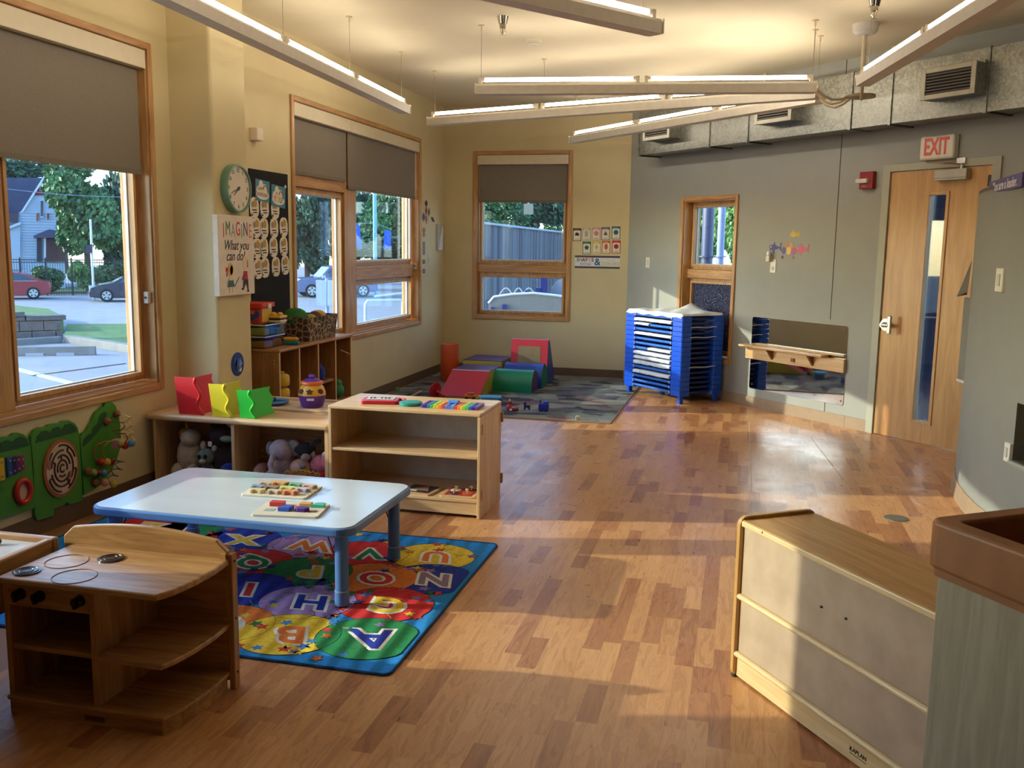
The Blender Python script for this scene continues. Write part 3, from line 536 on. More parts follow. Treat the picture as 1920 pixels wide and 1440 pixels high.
# round blue sticker low on the column
o = thing('column_sticker', 'round glossy blue sticker low on the column', 'sticker', (-3.16, 5.432, .714), 90)
G().prism(circ(0, 0, .078, 28), -.003, 0, 'y').obj('disc', clr((38, 62, 128), .15), o)
for P, c in ((circ(-.01, .02, .03, 16, .035), (62, 96, 170)), (circ(.03, -.035, .018, 12), (206, 218, 236)), ([(-.06, -.03), (.0, .05), (-.02, -.04)], (30, 44, 92)), ([(.0, -.06), (.06, .0), (.03, .04)], (120, 156, 214))): flat('print', P, c, o, -.003, .0006)
# black birthday board with tags
bd = thing('birthday_board', 'black felt birthday board with white name tags', 'board', (XL, 0, 0), 90)
G().b(6.15, 6.735, -.008, 0, .79, 2.02).obj('felt', mat('black_felt', (20, 17, 20), .95), bd)
G().cyl((6.69, -.012, 1.925), (6.69, -.008, 1.925), .012, n=12).obj('pin', clr((220, 212, 220), .3), bd)
def bcard(u, z, w, h, lines, tilt):
    c = G().b(-w/2, w/2, -.001, 0, -h/2, h/2).obj('header_card', clr((62, 128, 152), .6), bd); c.location = (u, -.0095, z); c.rotation_euler = (0, R(tilt), 0)
    cl_ = G()
    for k, (x, y, r, ry) in enumerate(((-.0, -.028, w*.44, .036), (-.05, .0, .042, .034), (-.025, .04, .032, .034), (.03, .02, .04, .032))): cl_.prism(circ(x, y, r, 20, ry), -.0015-.0001*k, -.001, 'y')
    cl_.obj('cloud', clr((228, 220, 204), .7), c)
    G().tube([(.035+.028*math.cos(t*math.pi/6), -.0022, .012+.03*math.sin(t*math.pi/6)) for t in range(7)], .006, 5).obj('rainbow', clr((176, 140, 112), .7), c)
    return c
c = bcard(6.335, 1.872, .21, .155, 0, 3); txt('HAPPY', .03, clr((150, 130, 110), .6), c, (-.035, -.0024, .012), sx=.8)
for i, (ch, q) in enumerate(zip('BIRTHDAY', [(196, 44, 44), (120, 110, 60), (60, 80, 70), (60, 70, 60), (180, 150, 60), (190, 120, 60), (150, 100, 60), (196, 160, 70)])): txt(ch, .038, clr(q, .6), c, (-.07+i*.02, -.0026, -.03), sx=.75, name='letter')
c = bcard(6.575, 1.845, .22, .16, 0, 4); txt('TO', .03, clr((150, 130, 110), .6), c, (-.03, -.0024, .018), sx=.8)
for ch, q, x in (('Y', (206, 44, 44), -.055), ('O', (222, 178, 60), -.012), ('U', (40, 64, 60), .035), ('!', (60, 80, 60), .066)): txt(ch, .068, clr(q, .6), c, (x, -.0026, -.025), sx=.85, name='letter')
TG = [(475, 389), (494, 390), (514, 392), (478.5, 427), (493, 428), (512, 427.6), (530, 426), (480, 466), (492.8, 465), (511, 463.5), (530, 462), (482, 504), (495, 502), (515.5, 500), (533, 497)]
sc = []
for k in range(26):
    a = 2*math.pi*k/26; r = 1+.05*(k % 2); sc.append((.063*r*math.copysign(abs(math.cos(a))**.75, math.cos(a)), .072*r*math.copysign(abs(math.sin(a))**.75, math.sin(a))))
mt = [G().prism(sc, -.001, 0, 'y').mesh('name_tag', clr((228, 216, 198), .7)), G().prism(circ(.012, .03, .026, 14, .03), -.0016, -.001, 'y').mesh('picture', clr((196, 146, 48), .7)),
      G().prism(circ(-.025, .022, .02, 10, .024), -.0014, -.001, 'y').mesh('grey_print', clr((140, 140, 130), .7)), G().b(-.035, .03, -.0016, -.001, -.022, -.012).b(-.022, .036, -.0016, -.001, -.04, -.031).mesh('writing', clr((70, 58, 56), .7)), G().prism([(-.045, -.035), (-.02, -.055), (-.05, -.062)], -.0016, -.001, 'y').mesh('leaf_print', clr((110, 84, 50), .7))]  # each tag: picture, grey oval print, writing strokes, leaf
for k, (x, y) in enumerate(TG):
    u, z = onLw(x, y); t = bpy.data.objects.new('name_tag', mt[0]); COL.objects.link(t); t.parent = bd; t.location = (u, -.0085, z); t.rotation_euler = (0, R(rnd.uniform(-4, 4)), 0)
    for q in mt[1:]: s_ = bpy.data.objects.new(q.name.split('.')[0], q); COL.objects.link(s_); s_.parent = t
# stickers right of the wide window
st = thing('kite_stickers', 'cluster of leaf-shaped coloured wall stickers beside the wide window', 'sticker', (XL, 0, 0), 90)
for k, (x, y, w_, h_, c, rt) in enumerate(((799, 381.5, .055, .04, (66, 44, 78), 0), (799, 395, .04, .055, (150, 60, 56), 0), (804, 398, .035, .055, (92, 84, 58), 10), (794, 407, .05, .05, (62, 88, 130), 0), (799, 411, .035, .06, (190, 96, 104), 0), (804, 413, .03, .06, (206, 196, 186), 0), (811, 411.5, .07, .025, (92, 48, 40), 20))):
    u, z = onLw(x, y); g = flat('leaf', [(-w_, 0), (-w_*.5, h_*.6), (0, h_), (w_*.5, h_*.6), (w_, 0), (w_*.4, -h_*.7), (0, -h_), (-w_*.4, -h_*.7)], c, st, -.0005-.0004*k, .001); g.location = (u, 0, z); g.rotation_euler = (0, R(rt), 0)
for k, (y, c, nm) in enumerate(((431.5, (150, 66, 66), 'topmost red'), (440, (160, 100, 96), 'second pale red'), (457.5, (96, 96, 100), 'third grey'), (466, (84, 90, 120), 'fourth slate blue'), (474, (100, 92, 104), 'fifth mauve'), (491, (60, 46, 46), 'sixth dark brown'), (508.5, (84, 68, 60), 'lowest brown'))):
    u, z = onLw(793.5, y); o = thing('dot_sticker', '%s of the round stickers along the wide window edge' % nm, 'sticker', (XL, u+.02, z), 90, 'round wall stickers'); flat('disc', circ(0, 0, .045, 16, .025), c, o, 0, .0015); flat('ring', circ(0, 0, .018, 12, .011), (190, 176, 160), o, -.0015, .0006)
u, z = onLw(822, 445); o = thing('paper_holder', 'white folded paper in a narrow wall holder near the corner', 'paper', (XL, u, z), 90)
G().b(-.085, .085, -.02, 0, -.15, .15).obj('holder', clr((186, 178, 166), .5), o, bev=.003); G().prism([(-.08, -.145), (.08, -.145), (.08, .13)], -.03, -.021, 'y').obj('paper', clr((232, 230, 236), .7), o)
u, z = onLw(804, 487); o = thing('light_switch', 'white light switch plate on cream wall near the corner', 'switch', (XL, u, z), 90)
G().b(-.035, .035, -.006, 0, -.06, .06).obj('plate', clr((214, 206, 190), .4), o, bev=.003); G().b(-.012, .012, -.01, -.005, -.03, .03).obj('rocker', clr((204, 196, 180), .4), o)
# shape flash cards and sign on the end wall
CARDS = [('trapezoid', 1082, 440, (64, 34, 26), [(-.6, -.35), (.6, -.35), (.34, .4), (-.34, .4)]), ('rectangle', 1099.5, 439.5, (176, 168, 152), rect(-.42, .42, -.7, .7)), ('hexagon', 1118, 438.5, (206, 138, 134), [(.66*math.cos(R(60*i)), .66*math.sin(R(60*i))) for i in range(6)]), ('triangle', 1135.5, 438, (92, 80, 96), [(-.55, -.5), (.55, -.5), (0, .55)]), ('circle', 1155, 436.5, (28, 96, 118), circ(0, 0, .6, 20)),
         ('pentagon', 1100, 465, (28, 96, 66), [(.6*math.cos(R(90+72*i)), .6*math.sin(R(90+72*i))) for i in range(5)]), ('diamond', 1118.5, 464.5, (204, 176, 72), [(-.35, 0), (0, -.75), (.35, 0), (0, .75)]), ('oval', 1136.5, 463.5, (196, 96, 40), circ(0, 0, .42, 18, .75)), ('octagon', 1155.5, 463, (176, 26, 34), [(.62*math.cos(R(22.5+45*i)), .62*math.sin(R(22.5+45*i))) for i in range(8)])]
for nm, x, y, c, sh in CARDS:
    u, z = onFw(x, y); r = thing('shape_card', 'flash card with a %s on the end wall' % nm, 'card', (u, YF, z), 0, 'shape flash cards')
    flat('border', rect(-.048, .048, -.072, .072), c, r, 0, .0015); flat('face', rrect(-.041, .041, -.066, .048, .008), (226, 216, 200), r, -.0015, .0006)
    flat('shape', [(a*.045, b*.045+.005) for a, b in sh], c, r, -.0021, .0006); flat('banner', rect(-.03, .02, .055, .062), tuple(min(255, v+70) for v in c), r, -.0015, .0005)
    txt(nm, .017, clr((70, 56, 54), .6), r, (0, -.0024, -.052), name='caption')
u0, z0 = onFw(1078, 480); u1, z1 = onFw(1162, 503); sg = thing('shapes_sign', 'long wall sign reading shapes and colors', 'sign', ((u0+u1)/2, YF, (z0+z1)/2), 0); wd_ = (u1-u0)/2
flat('backing', rect(-wd_, wd_, -.072, .072), (84, 68, 70), sg, 0, .0015); flat('face', rect(-wd_, wd_, -.05, .05), (222, 222, 222), sg, -.0015, .0006)
for i, (ch, c) in enumerate(zip('SHAPES', [(34, 92, 120), (196, 110, 60), (40, 96, 70), (206, 44, 60), (220, 170, 160), (52, 70, 80)])): txt(ch, .054, clr(c, .6), sg, (-wd_+.035+i*.034, -.0024, .022), name='letter', offset=.0015)
txt('formas', .046, clr((150, 110, 110), .6), sg, (-wd_+.125, -.0024, -.022)); txt('&', .11, clr((26, 96, 140), .6), sg, (-wd_+.262, -.0026, -.002), offset=.002)
txt('colores', .03, clr((206, 196, 176), .6), sg, (wd_-.11, -.0024, .024)); txt('COLORS', .052, clr((206, 190, 84), .6), sg, (wd_-.105, -.0024, -.02), offset=.0012)
# ---------------------------------------------------------------- crocodile activity panels under the near window
gm_ = mat('croc_green', (70, 138, 42), .5, var=.04); gd = mat('croc_dark', (24, 82, 40), .5, var=.04)
XC = XL+.004
def wpoly(P, ox=0, oy=740, k=6.857, X=XL+.02): return [onLw(ox+a/k, oy+b/k, X) for a, b in P]
def crocpanel(name, label, P, inner=None):
    r = thing(name, label, 'activity panel', (XL, 0, 0), 90, 'crocodile wall activity panels')
    G().prism(wpoly(P), -.022, -.002, 'y').obj('board', gm_, r, bev=.003)
    if inner: G().prism(wpoly(inner), -.025, -.022, 'y').obj('scale_panel', gd, r)
    return r
ta = crocpanel('crocodile_panel', 'green crocodile tail panel with wire bead maze', [(1030, 540), (1060, 500), (1110, 475), (1150, 405), (1185, 350), (1205, 290), (1235, 225), (1290, 185), (1335, 155), (1355, 110), (1395, 90), (1440, 96), (1485, 140), (1520, 240), (1548, 400), (1555, 560), (1540, 700), (1500, 840), (1445, 960), (1370, 1070), (1290, 1160), (1190, 1230), (1080, 1290), (1060, 1000)],
               [(1060, 670), (1062, 610), (1085, 560), (1130, 515), (1170, 495), (1195, 420), (1250, 370), (1265, 290), (1290, 250), (1330, 220), (1365, 225), (1362, 270), (1310, 380), (1240, 490), (1160, 580), (1090, 650)])
bo = crocpanel('crocodile_panel', 'green crocodile body panel with round maze', [(395, 600), (400, 530), (440, 460), (500, 425), (590, 415), (630, 385), (700, 372), (770, 365), (810, 338), (890, 330), (960, 365), (1005, 430), (1020, 530), (1066, 1370), (900, 1412), (860, 1385), (700, 1450), (690, 1560), (600, 1590), (480, 1620), (450, 1560), (432, 1000)],
                [(448, 620), (470, 540), (530, 470), (590, 460), (640, 500), (680, 430), (740, 410), (790, 450), (830, 385), (900, 370), (960, 410), (985, 475)])
hd = crocpanel('crocodile_panel', 'green crocodile panel with coloured bars and red ring', [(-900, 900), (-880, 800), (-700, 720), (-500, 700), (-420, 640), (-300, 640), (-120, 610), (-20, 560), (60, 540), (130, 540), (180, 495), (240, 488), (310, 510), (365, 570), (392, 660), (420, 1000), (450, 1400), (440, 1460), (200, 1540), (0, 1600), (-300, 1660), (-900, 1720)],
                [(-20, 750), (0, 620), (60, 585), (110, 590), (155, 610), (200, 560), (260, 535), (320, 560), (370, 640), (365, 655)])
def wp(a, b, X): u, z = onLw(a/6.857, 740+b/6.857, X); return u, z
# maze disc
(cu_, cz_) = wp(790, 945, XL+.03); RX = (wp(1000, 900, XL+.03)[0]-wp(545, 960, XL+.03)[0])/2; RZ = .155
dsk = G().prism(circ(cu_, cz_, RX, 36, RZ), -.032, -.022, 'y').obj('maze_rim', mat('maze_orange', (168, 96, 52), .5), bo)
G().prism(circ(cu_, cz_, RX*.88, 36, RZ*.88), -.035, -.032, 'y').obj('maze_face', mat('maze_birch', (206, 182, 150), .5), dsk)
mzm = mat('maze_groove', (70, 40, 30), .7)
for k, (rr, arcs) in enumerate(((.8, ((20, 100), (130, 150), (200, 260), (290, 350))), (.62, ((-40, 60), (80, 170), (190, 310))), (.45, ((10, 120), (150, 330))), (.28, ((-20, 200), (230, 300))), (.13, ((40, 320),)))):
    for a0, a1 in arcs:
        G().tube([(cu_+RX*rr*math.cos(R(t)), -.0355, cz_+RZ*rr*math.sin(R(t))) for t in [a0+(a1-a0)*i/10 for i in range(11)]], .0055, 5).obj('groove', mzm, dsk)
for an, r0, r1 in ((60, .62, .8), (150, .45, .62), (200, .62, .8), (300, .45, .8), (350, .6, .8), (95, .28, .45)):
    G().tube([(cu_+RX*q*math.cos(R(an)), -.0355, cz_+RZ*q*math.sin(R(an))) for q in (r0, r1)], .0055, 5).obj('groove', mzm, dsk)
for a, b in ((640, 910), (900, 1030)): u, z = wp(a, b, XL+.035); G().prism(circ(u, z, .02, 16, .024), -.0375, -.035, 'y').obj('maze_token', clr((170, 110, 96), .5), dsk)
# xylophone bars and ring
for a, b0, b1, c in ((-52, 850, 1140, (214, 100, 40)), (15, 820, 1110, (222, 178, 40)), (115, 800, 1060, (34, 84, 140)), (172, 792, 1035, (36, 30, 88)), (228, 785, 1005, (96, 36, 96)), (280, 778, 975, (140, 46, 90))):
    u, za = wp(a, b0, XL+.03); _, zb = wp(a, b1, XL+.03); bb = G().b(u-.016, u+.016, -.032, -.022, zb, za).obj('tone_bar', clr(c, .4), hd, bev=.003)
    for z in (za-.02, zb+.02): G().cyl((u, -.036, z), (u, -.03, z), .006, n=8).obj('screw', m_steel, bb)
u, z = wp(300, 1245, XL+.03); G().tube([(u+.046*math.cos(2*math.pi*i/24), -.03, z+.056*math.sin(2*math.pi*i/24)) for i in range(24)], .015, 8, True).obj('ring', clr((196, 40, 28), .4), hd, smooth=True)
G().prism(circ(u, z, .04, 20, .05), -.026, -.022, 'y').obj('drum_face', clr((206, 176, 140), .6), hd)
# wires and beads
def wpt(a, b, X): u, z = onLw(a/6.857, 740+b/6.857, X); return (u, -(X-XL), z)
WY = lambda pts, c, nm='bead_wire': G().tube([wpt(*q) for q in pts], .0035, 6).obj(nm, clr(c, .35), ta)
WY([(1500, 240, XL+.03), (1600, 262, XL+.14), (1680, 290, XL+.2), (1620, 340, XL+.16), (1560, 355, XL+.12), (1650, 350, XL+.16), (1700, 390, XL+.2), (1640, 435, XL+.16), (1560, 452, XL+.12), (1660, 452, XL+.17), (1715, 490, XL+.2), (1660, 530, XL+.16), (1600, 548, XL+.13), (1690, 545, XL+.18), (1732, 590, XL+.2), (1720, 630, XL+.2)], (222, 186, 96))
WY([(1380, 345, XL+.03), (1500, 352, XL+.12), (1590, 362, XL+.18), (1605, 410, XL+.18), (1560, 455, XL+.14), (1440, 465, XL+.08), (1520, 500, XL+.12), (1610, 500, XL+.17), (1645, 560, XL+.18), (1610, 620, XL+.16)], (136, 70, 36))
WY([(1480, 600, XL+.08), (1360, 600, XL+.07), (1250, 640, XL+.05), (1215, 720, XL+.04), (1225, 800, XL+.04), (1270, 860, XL+.05), (1400, 860, XL+.07)], (190, 90, 40))
WY([(1500, 596, XL+.1), (1400, 600, XL+.09), (1335, 660, XL+.07), (1325, 760, XL+.06), (1360, 840, XL+.07), (1420, 880, XL+.07), (1420, 960, XL+.06), (1360, 1000, XL+.05), (1150, 985, XL+.04)], (196, 120, 44))
WY([(1440, 855, XL+.05), (1520, 850, XL+.12), (1610, 865, XL+.16), (1520, 870, XL+.12), (1480, 900, XL+.1), (1530, 950, XL+.13), (1570, 965, XL+.15), (1480, 950, XL+.1), (1430, 980, XL+.08), (1460, 1030, XL+.1), (1525, 1050, XL+.14), (1430, 1035, XL+.09), (1380, 1080, XL+.07), (1420, 1130, XL+.09), (1215, 1125, XL+.03)], (86, 92, 100))
for k, (a, b, X, r, c) in enumerate(((1500, 245, .03, .022, (150, 90, 50)), (1375, 345, .03, .024, (150, 90, 50)), (1560, 620, .14, .018, (206, 190, 60)), (1610, 655, .15, .022, (196, 60, 40)), (1690, 625, .19, .022, (84, 128, 156)), (1295, 870, .05, .022, (176, 30, 24)), (1375, 865, .07, .021, (214, 170, 60)), (1440, 855, .06, .021, (140, 70, 50)), (1130, 985, .04, .022, (130, 84, 44)), (1200, 1000, .045, .021, (150, 170, 60)), (1265, 1003, .05, .02, (110, 30, 50)), (1330, 1005, .055, .022, (96, 140, 180)), (1220, 1125, .03, .024, (140, 84, 50)), (1350, 1130, .07, .022, (216, 150, 130)), (1460, 1145, .1, .021, (206, 176, 60)))):
    p = wpt(a, b, XL+X); G().ell(p, r, nu=12, nv=8).obj('bead', clr(c, .35), ta, smooth=True)
p = wpt(1500, 625, XL+.1); G().b(p[0]-.022, p[0]+.022, p[1]-.02, p[1]+.02, p[2]-.03, p[2]+.024).obj('bead', clr((206, 150, 150), .4), ta, bev=.004)
# ================================================================= FURNITURE
birch = lambda ax='x': wood('birch', (206, 164, 112), (228, 194, 148), ax, rough=.35, scale=6)
dkoak = lambda ax='x': wood('toy_oak', (156, 110, 62), (196, 150, 96), ax, rough=.35, scale=8)
cubw = lambda ax='z': wood('cubby_wood', (140, 94, 52), (172, 124, 76), ax, rough=.45, scale=6)
# ---- cubby shelf against the left wall
CBX, CBY0, CBY1, CBZ = -3.05, 5.79, 7.02, .775
cb = thing('cubby_shelf', 'tall brown cubby shelf under the wide window', 'shelf', (0, 0, 0))
G().b(XL+.012, CBX+.008, CBY0-.008, CBY1+.008, CBZ-.022, CBZ).obj('top_board', cubw('y'), cb, bev=.008, seg=3)
for i in range(5):
    y = CBY0+(CBY1-CBY0)*i/4; y = min(max(y, CBY0+.01), CBY1-.01)
    pn = G().b(XL+.012, CBX-.002, y-.0095, y+.0095, .0, CBZ-.0225).obj('end_panel' if i in (0, 4) else 'divider', cubw('z'), cb)
    G().b(CBX-.002, CBX, y-.0095, y+.0095, .0, CBZ-.0225).obj('edge_band', birch('z'), pn)
G().b(XL+.012, XL+.02, CBY0, CBY1, .05, CBZ-.03).obj('back_panel', cubw('z'), cb); G().b(XL+.02, CBX-.003, CBY0+.02, CBY1-.02, .05, .068).obj('bottom_board', cubw('y'), cb)
for z in (.70, .675, .65): G().cyl((CBX-.035, CBY0-.0015, z), (CBX-.035, CBY0+.001, z), .004, n=8).obj('screw_cap', birch('x'), cb)
# things in and on the cubby
yb = [(-3.11, 5.945)]
zt = onx(541, 693, -3.11).z
for k, nm in enumerate(('topmost', 'second', 'third', 'fourth', 'lowest')):
    hh = .098; z0 = max(zt-hh*(k+1), .068) if k < 4 else .068
    if k == 4: hh = max(zt-.098*4-.068, .03)
    r = thing('stacking_toy', '%s of the stacked yellow rounded heads in the cubby' % nm, 'toy', (-3.095, 5.902, z0), 0, 'yellow stacked heads')
    G().lathe([(.0, 0), (.046, .0), (.056, .012), (.058, hh*.45), (.055, hh*.75), (.042, hh*.86), (.0, hh*.86)], n=20).obj('head', clr((214, 178, 52), .4), r, smooth=True)
    if k == 0: G().lathe([(0, hh*.86), (.022, hh*.86), (.022, hh*1.05), (0, hh*1.05)], n=16).obj('stud', clr((214, 178, 52), .4), r)
def blob(nm, label, cat, loc, parts, rz=0, group=None):
    r = thing(nm, label, cat, loc, rz, group)
    for pn, c, e in parts:
        if e[0] == 'e': G().ell(e[1], *e[2]).obj(pn, c if not isinstance(c, tuple) else clr(c, .55), r, smooth=True)
        elif e[0] == 'b': G().b(*e[1]).obj(pn, clr(c, .5) if isinstance(c, tuple) else c, r, bev=e[2] if len(e) > 2 else .006, seg=3)
        elif e[0] == 'c': G().cyl(*e[1]).obj(pn, clr(c, .5) if isinstance(c, tuple) else c, r, auto=True)
        elif e[0] == 'l': G().lathe(*e[1]).obj(pn, clr(c, .5) if isinstance(c, tuple) else c, r, auto=True)
        elif e[0] == 't': G().tube(*e[1]).obj(pn, clr(c, .5) if isinstance(c, tuple) else c, r, smooth=True)
    return r
p = onx(600, 700, -3.12); blob('toy_jug', 'blue plastic toy in the third cubby opening', 'toy', (-3.12, p.y, p.z-.05), [('body', (30, 50, 150), ('l', ([(0, 0), (.035, 0), (.042, .04), (.036, .09), (.015, .11), (.012, .13), (0, .13)],)))])
G().b(-3.2, -3.06, 6.42, 6.69, p.z-.068, p.z-.051).obj('inner_shelf', cubw('y'), cb)
p = onx(634, 733, -3.10); blob('toy_frog', 'green round plastic toy in the last cubby opening', 'toy', (-3.12, p.y+.04, p.z-.06), [('body', (40, 140, 96), ('e', (0, 0, .06), (.05, .05, .06))), ('head', (46, 150, 104), ('e', (0, 0, .12), (.035, .035, .03)))])
G().b(-3.2, -3.06, 6.73, 7.0, p.z-.079, p.z-.061).obj('inner_shelf', cubw('y'), cb)
# clear bins with toys
m_clear = glassmat('clear_plastic', (.80, .87, .93), .8); m_cl2 = mat('clear_lid', (150, 176, 196), .25, trans=.5)
def bin_(label, x0, x1, y0, y1, z0, h, fills):
    r = thing('plastic_bin', label, 'bin', ((x0+x1)/2, (y0+y1)/2, z0), 0, 'clear toy bins on the cubby'); a, b = (x1-x0)/2, (y1-y0)/2; t = .003
    G().b(-a, a, -b, b, 0, t).b(-a, -a+t, -b, b, t, h).b(a-t, a, -b, b, t, h).b(-a+t, a-t, -b, -b+t, t, h).b(-a+t, a-t, b-t, b, t, h).obj('tub', m_clear, r)
    frame3 = G()
    for q in (rect(-a-.006, a+.006, -b-.006, -b+.003), rect(-a-.006, a+.006, b-.003, b+.006), rect(-a-.006, -a+.003, -b+.003, b-.003), rect(a-.003, a+.006, -b+.003, b-.003)): frame3.prism(q, h-.008, h)
    frame3.obj('rim', clr((196, 210, 222), .3), r)
    for f0, f1, fh, c in fills: G().b(-a+.012, a-.012, -b+.01+(2*b-.02)*f0, -b+.01+(2*b-.02)*f1-.006, t+.001, fh).obj('toy_fill', clr(c, .5), r, bev=.004)
    return r
bin_('lower clear bin with orange number blocks', -3.40, -3.16, 5.80, 6.08, CBZ, .085, [(0, .5, .05, (214, 140, 60)), (.5, 1, .055, (206, 120, 50))])
bin_('upper clear bin with green and blue toys', -3.41, -3.15, 5.79, 6.07, CBZ+.087, .08, [(0, .3, .05, (190, 170, 50)), (.3, .6, .055, (70, 140, 60)), (.6, 1, .04, (60, 100, 130))])
rt = thing('toy_tub', 'square red lidded toy tub with printed sides', 'tub', (-3.30, 5.915, CBZ+.169), 4); rt.scale = (1.12, 1.12, 1.05)
G().prism(rrect(-.085, .085, -.085, .085, .02), 0, .105).obj('tub_body', clr((190, 56, 36), .4), rt); G().prism(rrect(-.1, .1, -.1, .1, .02), .105, .135).obj('lid', clr((206, 44, 34), .35), rt, bev=.004)
for k, (x, z, r_, c) in enumerate(((-.04, .06, .03, (52, 60, 110)), (.02, .05, .032, (70, 70, 130)), (.055, .06, .022, (40, 80, 160)), (-.01, .08, .02, (214, 190, 170)), (.03, .075, .014, (220, 90, 60)))): G().prism(circ(x, z, r_, 14), -.087-.0004*k, -.085, 'y').obj('print', clr(c, .5), rt)
G().b(.084, .0865, -.07, .07, .01, .1).obj('side_print', clr((214, 176, 66), .5), rt); G().b(.098, .108, -.02, .02, .1, .128).obj('latch', clr((230, 222, 200), .4), rt)
yt = blob('toy_boat', 'yellow and white plastic toy boat on the bins', 'toy', (-3.175, 6.0, CBZ+.169), [('hull', (226, 214, 186), ('b', (-.05, .06, -.05, .05, 0, .02), .01)), ('stripe', (40, 34, 60), ('b', (-.045, .055, -.052, .052, .02, .032), .004)), ('deck', (222, 176, 60), ('b', (-.05, .06, -.055, .055, .032, .05), .012)), ('knob', (226, 180, 64), ('e', (-.02, 0, .055), (.022, .022, .018))), ('knob', (226, 180, 64), ('e', (.03, 0, .055), (.022, .022, .018)))])
blob('toy_block', 'flat teal plastic toy lying on the cubby top', 'toy', (-3.12, 6.12, CBZ), [('slab', (20, 110, 116), ('b', (-.06, .05, -.035, .035, 0, .028), .01))], 20)
blob('toy_block', 'flat yellow plastic toy stacked on the teal one', 'toy', (-3.13, 6.125, CBZ+.0285), [('slab', (214, 160, 50), ('b', (-.055, .05, -.03, .03, 0, .024), .01))], 12)
# fabric basket of play food
def honey():
    m, n, p = newmat('hexagon_print'); L = n.links.new; tc = N(n, 'ShaderNodeTexCoord'); vo = N(n, 'ShaderNodeTexVoronoi'); vo.feature = 'DISTANCE_TO_EDGE'; vo.inputs['Scale'].default_value = 22; vo.inputs['Randomness'].default_value = .75; L(tc.outputs['Object'], vo.inputs[0])
    cr = N(n, 'ShaderNodeValToRGB'); e = cr.color_ramp.elements; e[0].position = .03; e[0].color = (*lin((172, 150, 122)), 1); e[1].position = .075; e[1].color = (*lin((84, 64, 54)), 1); q = e.new(.32); q.color = (*lin((62, 46, 40)), 1)
    L(vo.outputs[0], cr.inputs[0]); L(cr.outputs[0], p.inputs['Base Color']); p.inputs['Roughness'].default_value = .9; return m
bk_ = thing('fabric_basket', 'brown hexagon patterned fabric basket of play food', 'basket', (-3.24, 6.60, CBZ), 90)
# outline swells slightly; front dips
def basket():
    g = G(); a0, b0 = .27, .15; rings = []
    for k, (t, hgt) in enumerate(((0, 0), (.4, .07), (.8, .13), (1, .165))):
        pts = rrect(-a0*(.92+.08*t), a0*(.92+.08*t), -b0*(.92+.08*t), b0*(.92+.08*t), .03, 4); rings.append([(x, y, hgt*(1-(.14 if y < -.1 and abs(x) < .2 else 0)*t)+(.012*t if abs(x) > .22 else 0)) for x, y in pts])
    n = len(rings[0])
    for r_ in rings: g.v += r_
    inn = [(x*.95, y*.93, z-.0) for x, y, z in rings[-1]]; bot = [(x*.9, y*.9, .012) for x, y, z in rings[0]]; g.v += inn+bot
    seq = 6
    for k in range(seq-1): g.f += [(k*n+i, k*n+(i+1) % n, (k+1)*n+(i+1) % n, (k+1)*n+i) for i in range(n)]
    g.f += [tuple(range(n)), tuple((seq-1)*n+i for i in range(n))]; return g
basket().obj('basket_body', honey(), bk_, auto=True)
G().b(.045, .105, -.153, -.149, .075, .105).obj('label_frame', clr((190, 180, 150), .4), bk_); G().b(.052, .098, -.1545, -.152, .081, .099).obj('label_card', clr((44, 62, 52), .6), bk_)
G().b(.2685, .275, -.05, .0, .095, .125).obj('side_tag', clr((214, 156, 50), .6), bk_, bev=.003)
FZ = CBZ+.035
blob('toy_lettuce', 'big green felt salad leaf on the patterned basket', 'play food', (-3.24, 6.42, FZ), [('leaf', mat('felt_green', (56, 120, 52), .9, c2=(34, 88, 40)), ('e', (0, 0, .135), (.10, .075, .075))), ('leaf', mat('felt_green', (56, 120, 52), .9), ('e', (.02, -.045, .12), (.08, .05, .055)))], 10, 'play food in the basket')
blob('toy_lemon', 'yellow green toy pear in the patterned basket', 'play food', (-3.155, 6.50, FZ), [('fruit', (170, 160, 40), ('e', (0, 0, .12), (.05, .04, .04)))], 0, 'play food in the basket')
blob('toy_meatloaf', 'round dark brown toy bread in the patterned basket', 'play food', (-3.17, 6.60, FZ), [('loaf', mat('toy_brown', (92, 40, 26), .6), ('e', (0, 0, .115), (.06, .065, .062)))], 0, 'play food in the basket')
blob('toy_banana', 'yellow toy bun at the right of the patterned basket', 'play food', (-3.22, 6.76, FZ), [('bun', (224, 174, 48), ('e', (0, 0, .135), (.06, .07, .04)))], 0, 'play food in the basket')
# ---- low shelf with plush toys
S1 = (-3.435, -2.25, 4.84, 5.16, .475)
s1 = thing('low_shelf', 'low birch shelf full of plush toys under the near window', 'shelf')
G().b(S1[0], S1[1], S1[2]-.008, S1[3], S1[4]-.035, S1[4]).obj('top_board', birch('x'), s1, bev=.014, seg=4)
for x, nm in ((S1[0]+.05, 'end_panel'), (-2.865, 'divider'), (S1[1]-.02, 'end_panel')): G().b(x-.01, x+.01, S1[2]+.01, S1[3]-.01, 0, S1[4]-.0355).obj(nm, birch('z'), s1)
G().b(S1[0]+.06, S1[1]-.03, S1[3]-.012, S1[3]-.004, .05, S1[4]-.04).obj('back_panel', dkoak('x'), s1); G().b(S1[0]+.06, S1[1]-.03, S1[2]+.012, S1[3]-.012, .05, .07).obj('bottom_board', birch('x'), s1)
fur = lambda nm, c: mat('plush_'+nm, c, .95, var=.12, scale=40, bump=.5, bscale=220)
Yp = 4.97
def plush(label, x, z, parts, cat='plush toy'):
    return blob('plush_toy', label, cat, (x, Yp, z), parts, 0, 'plush toys in the low shelf')
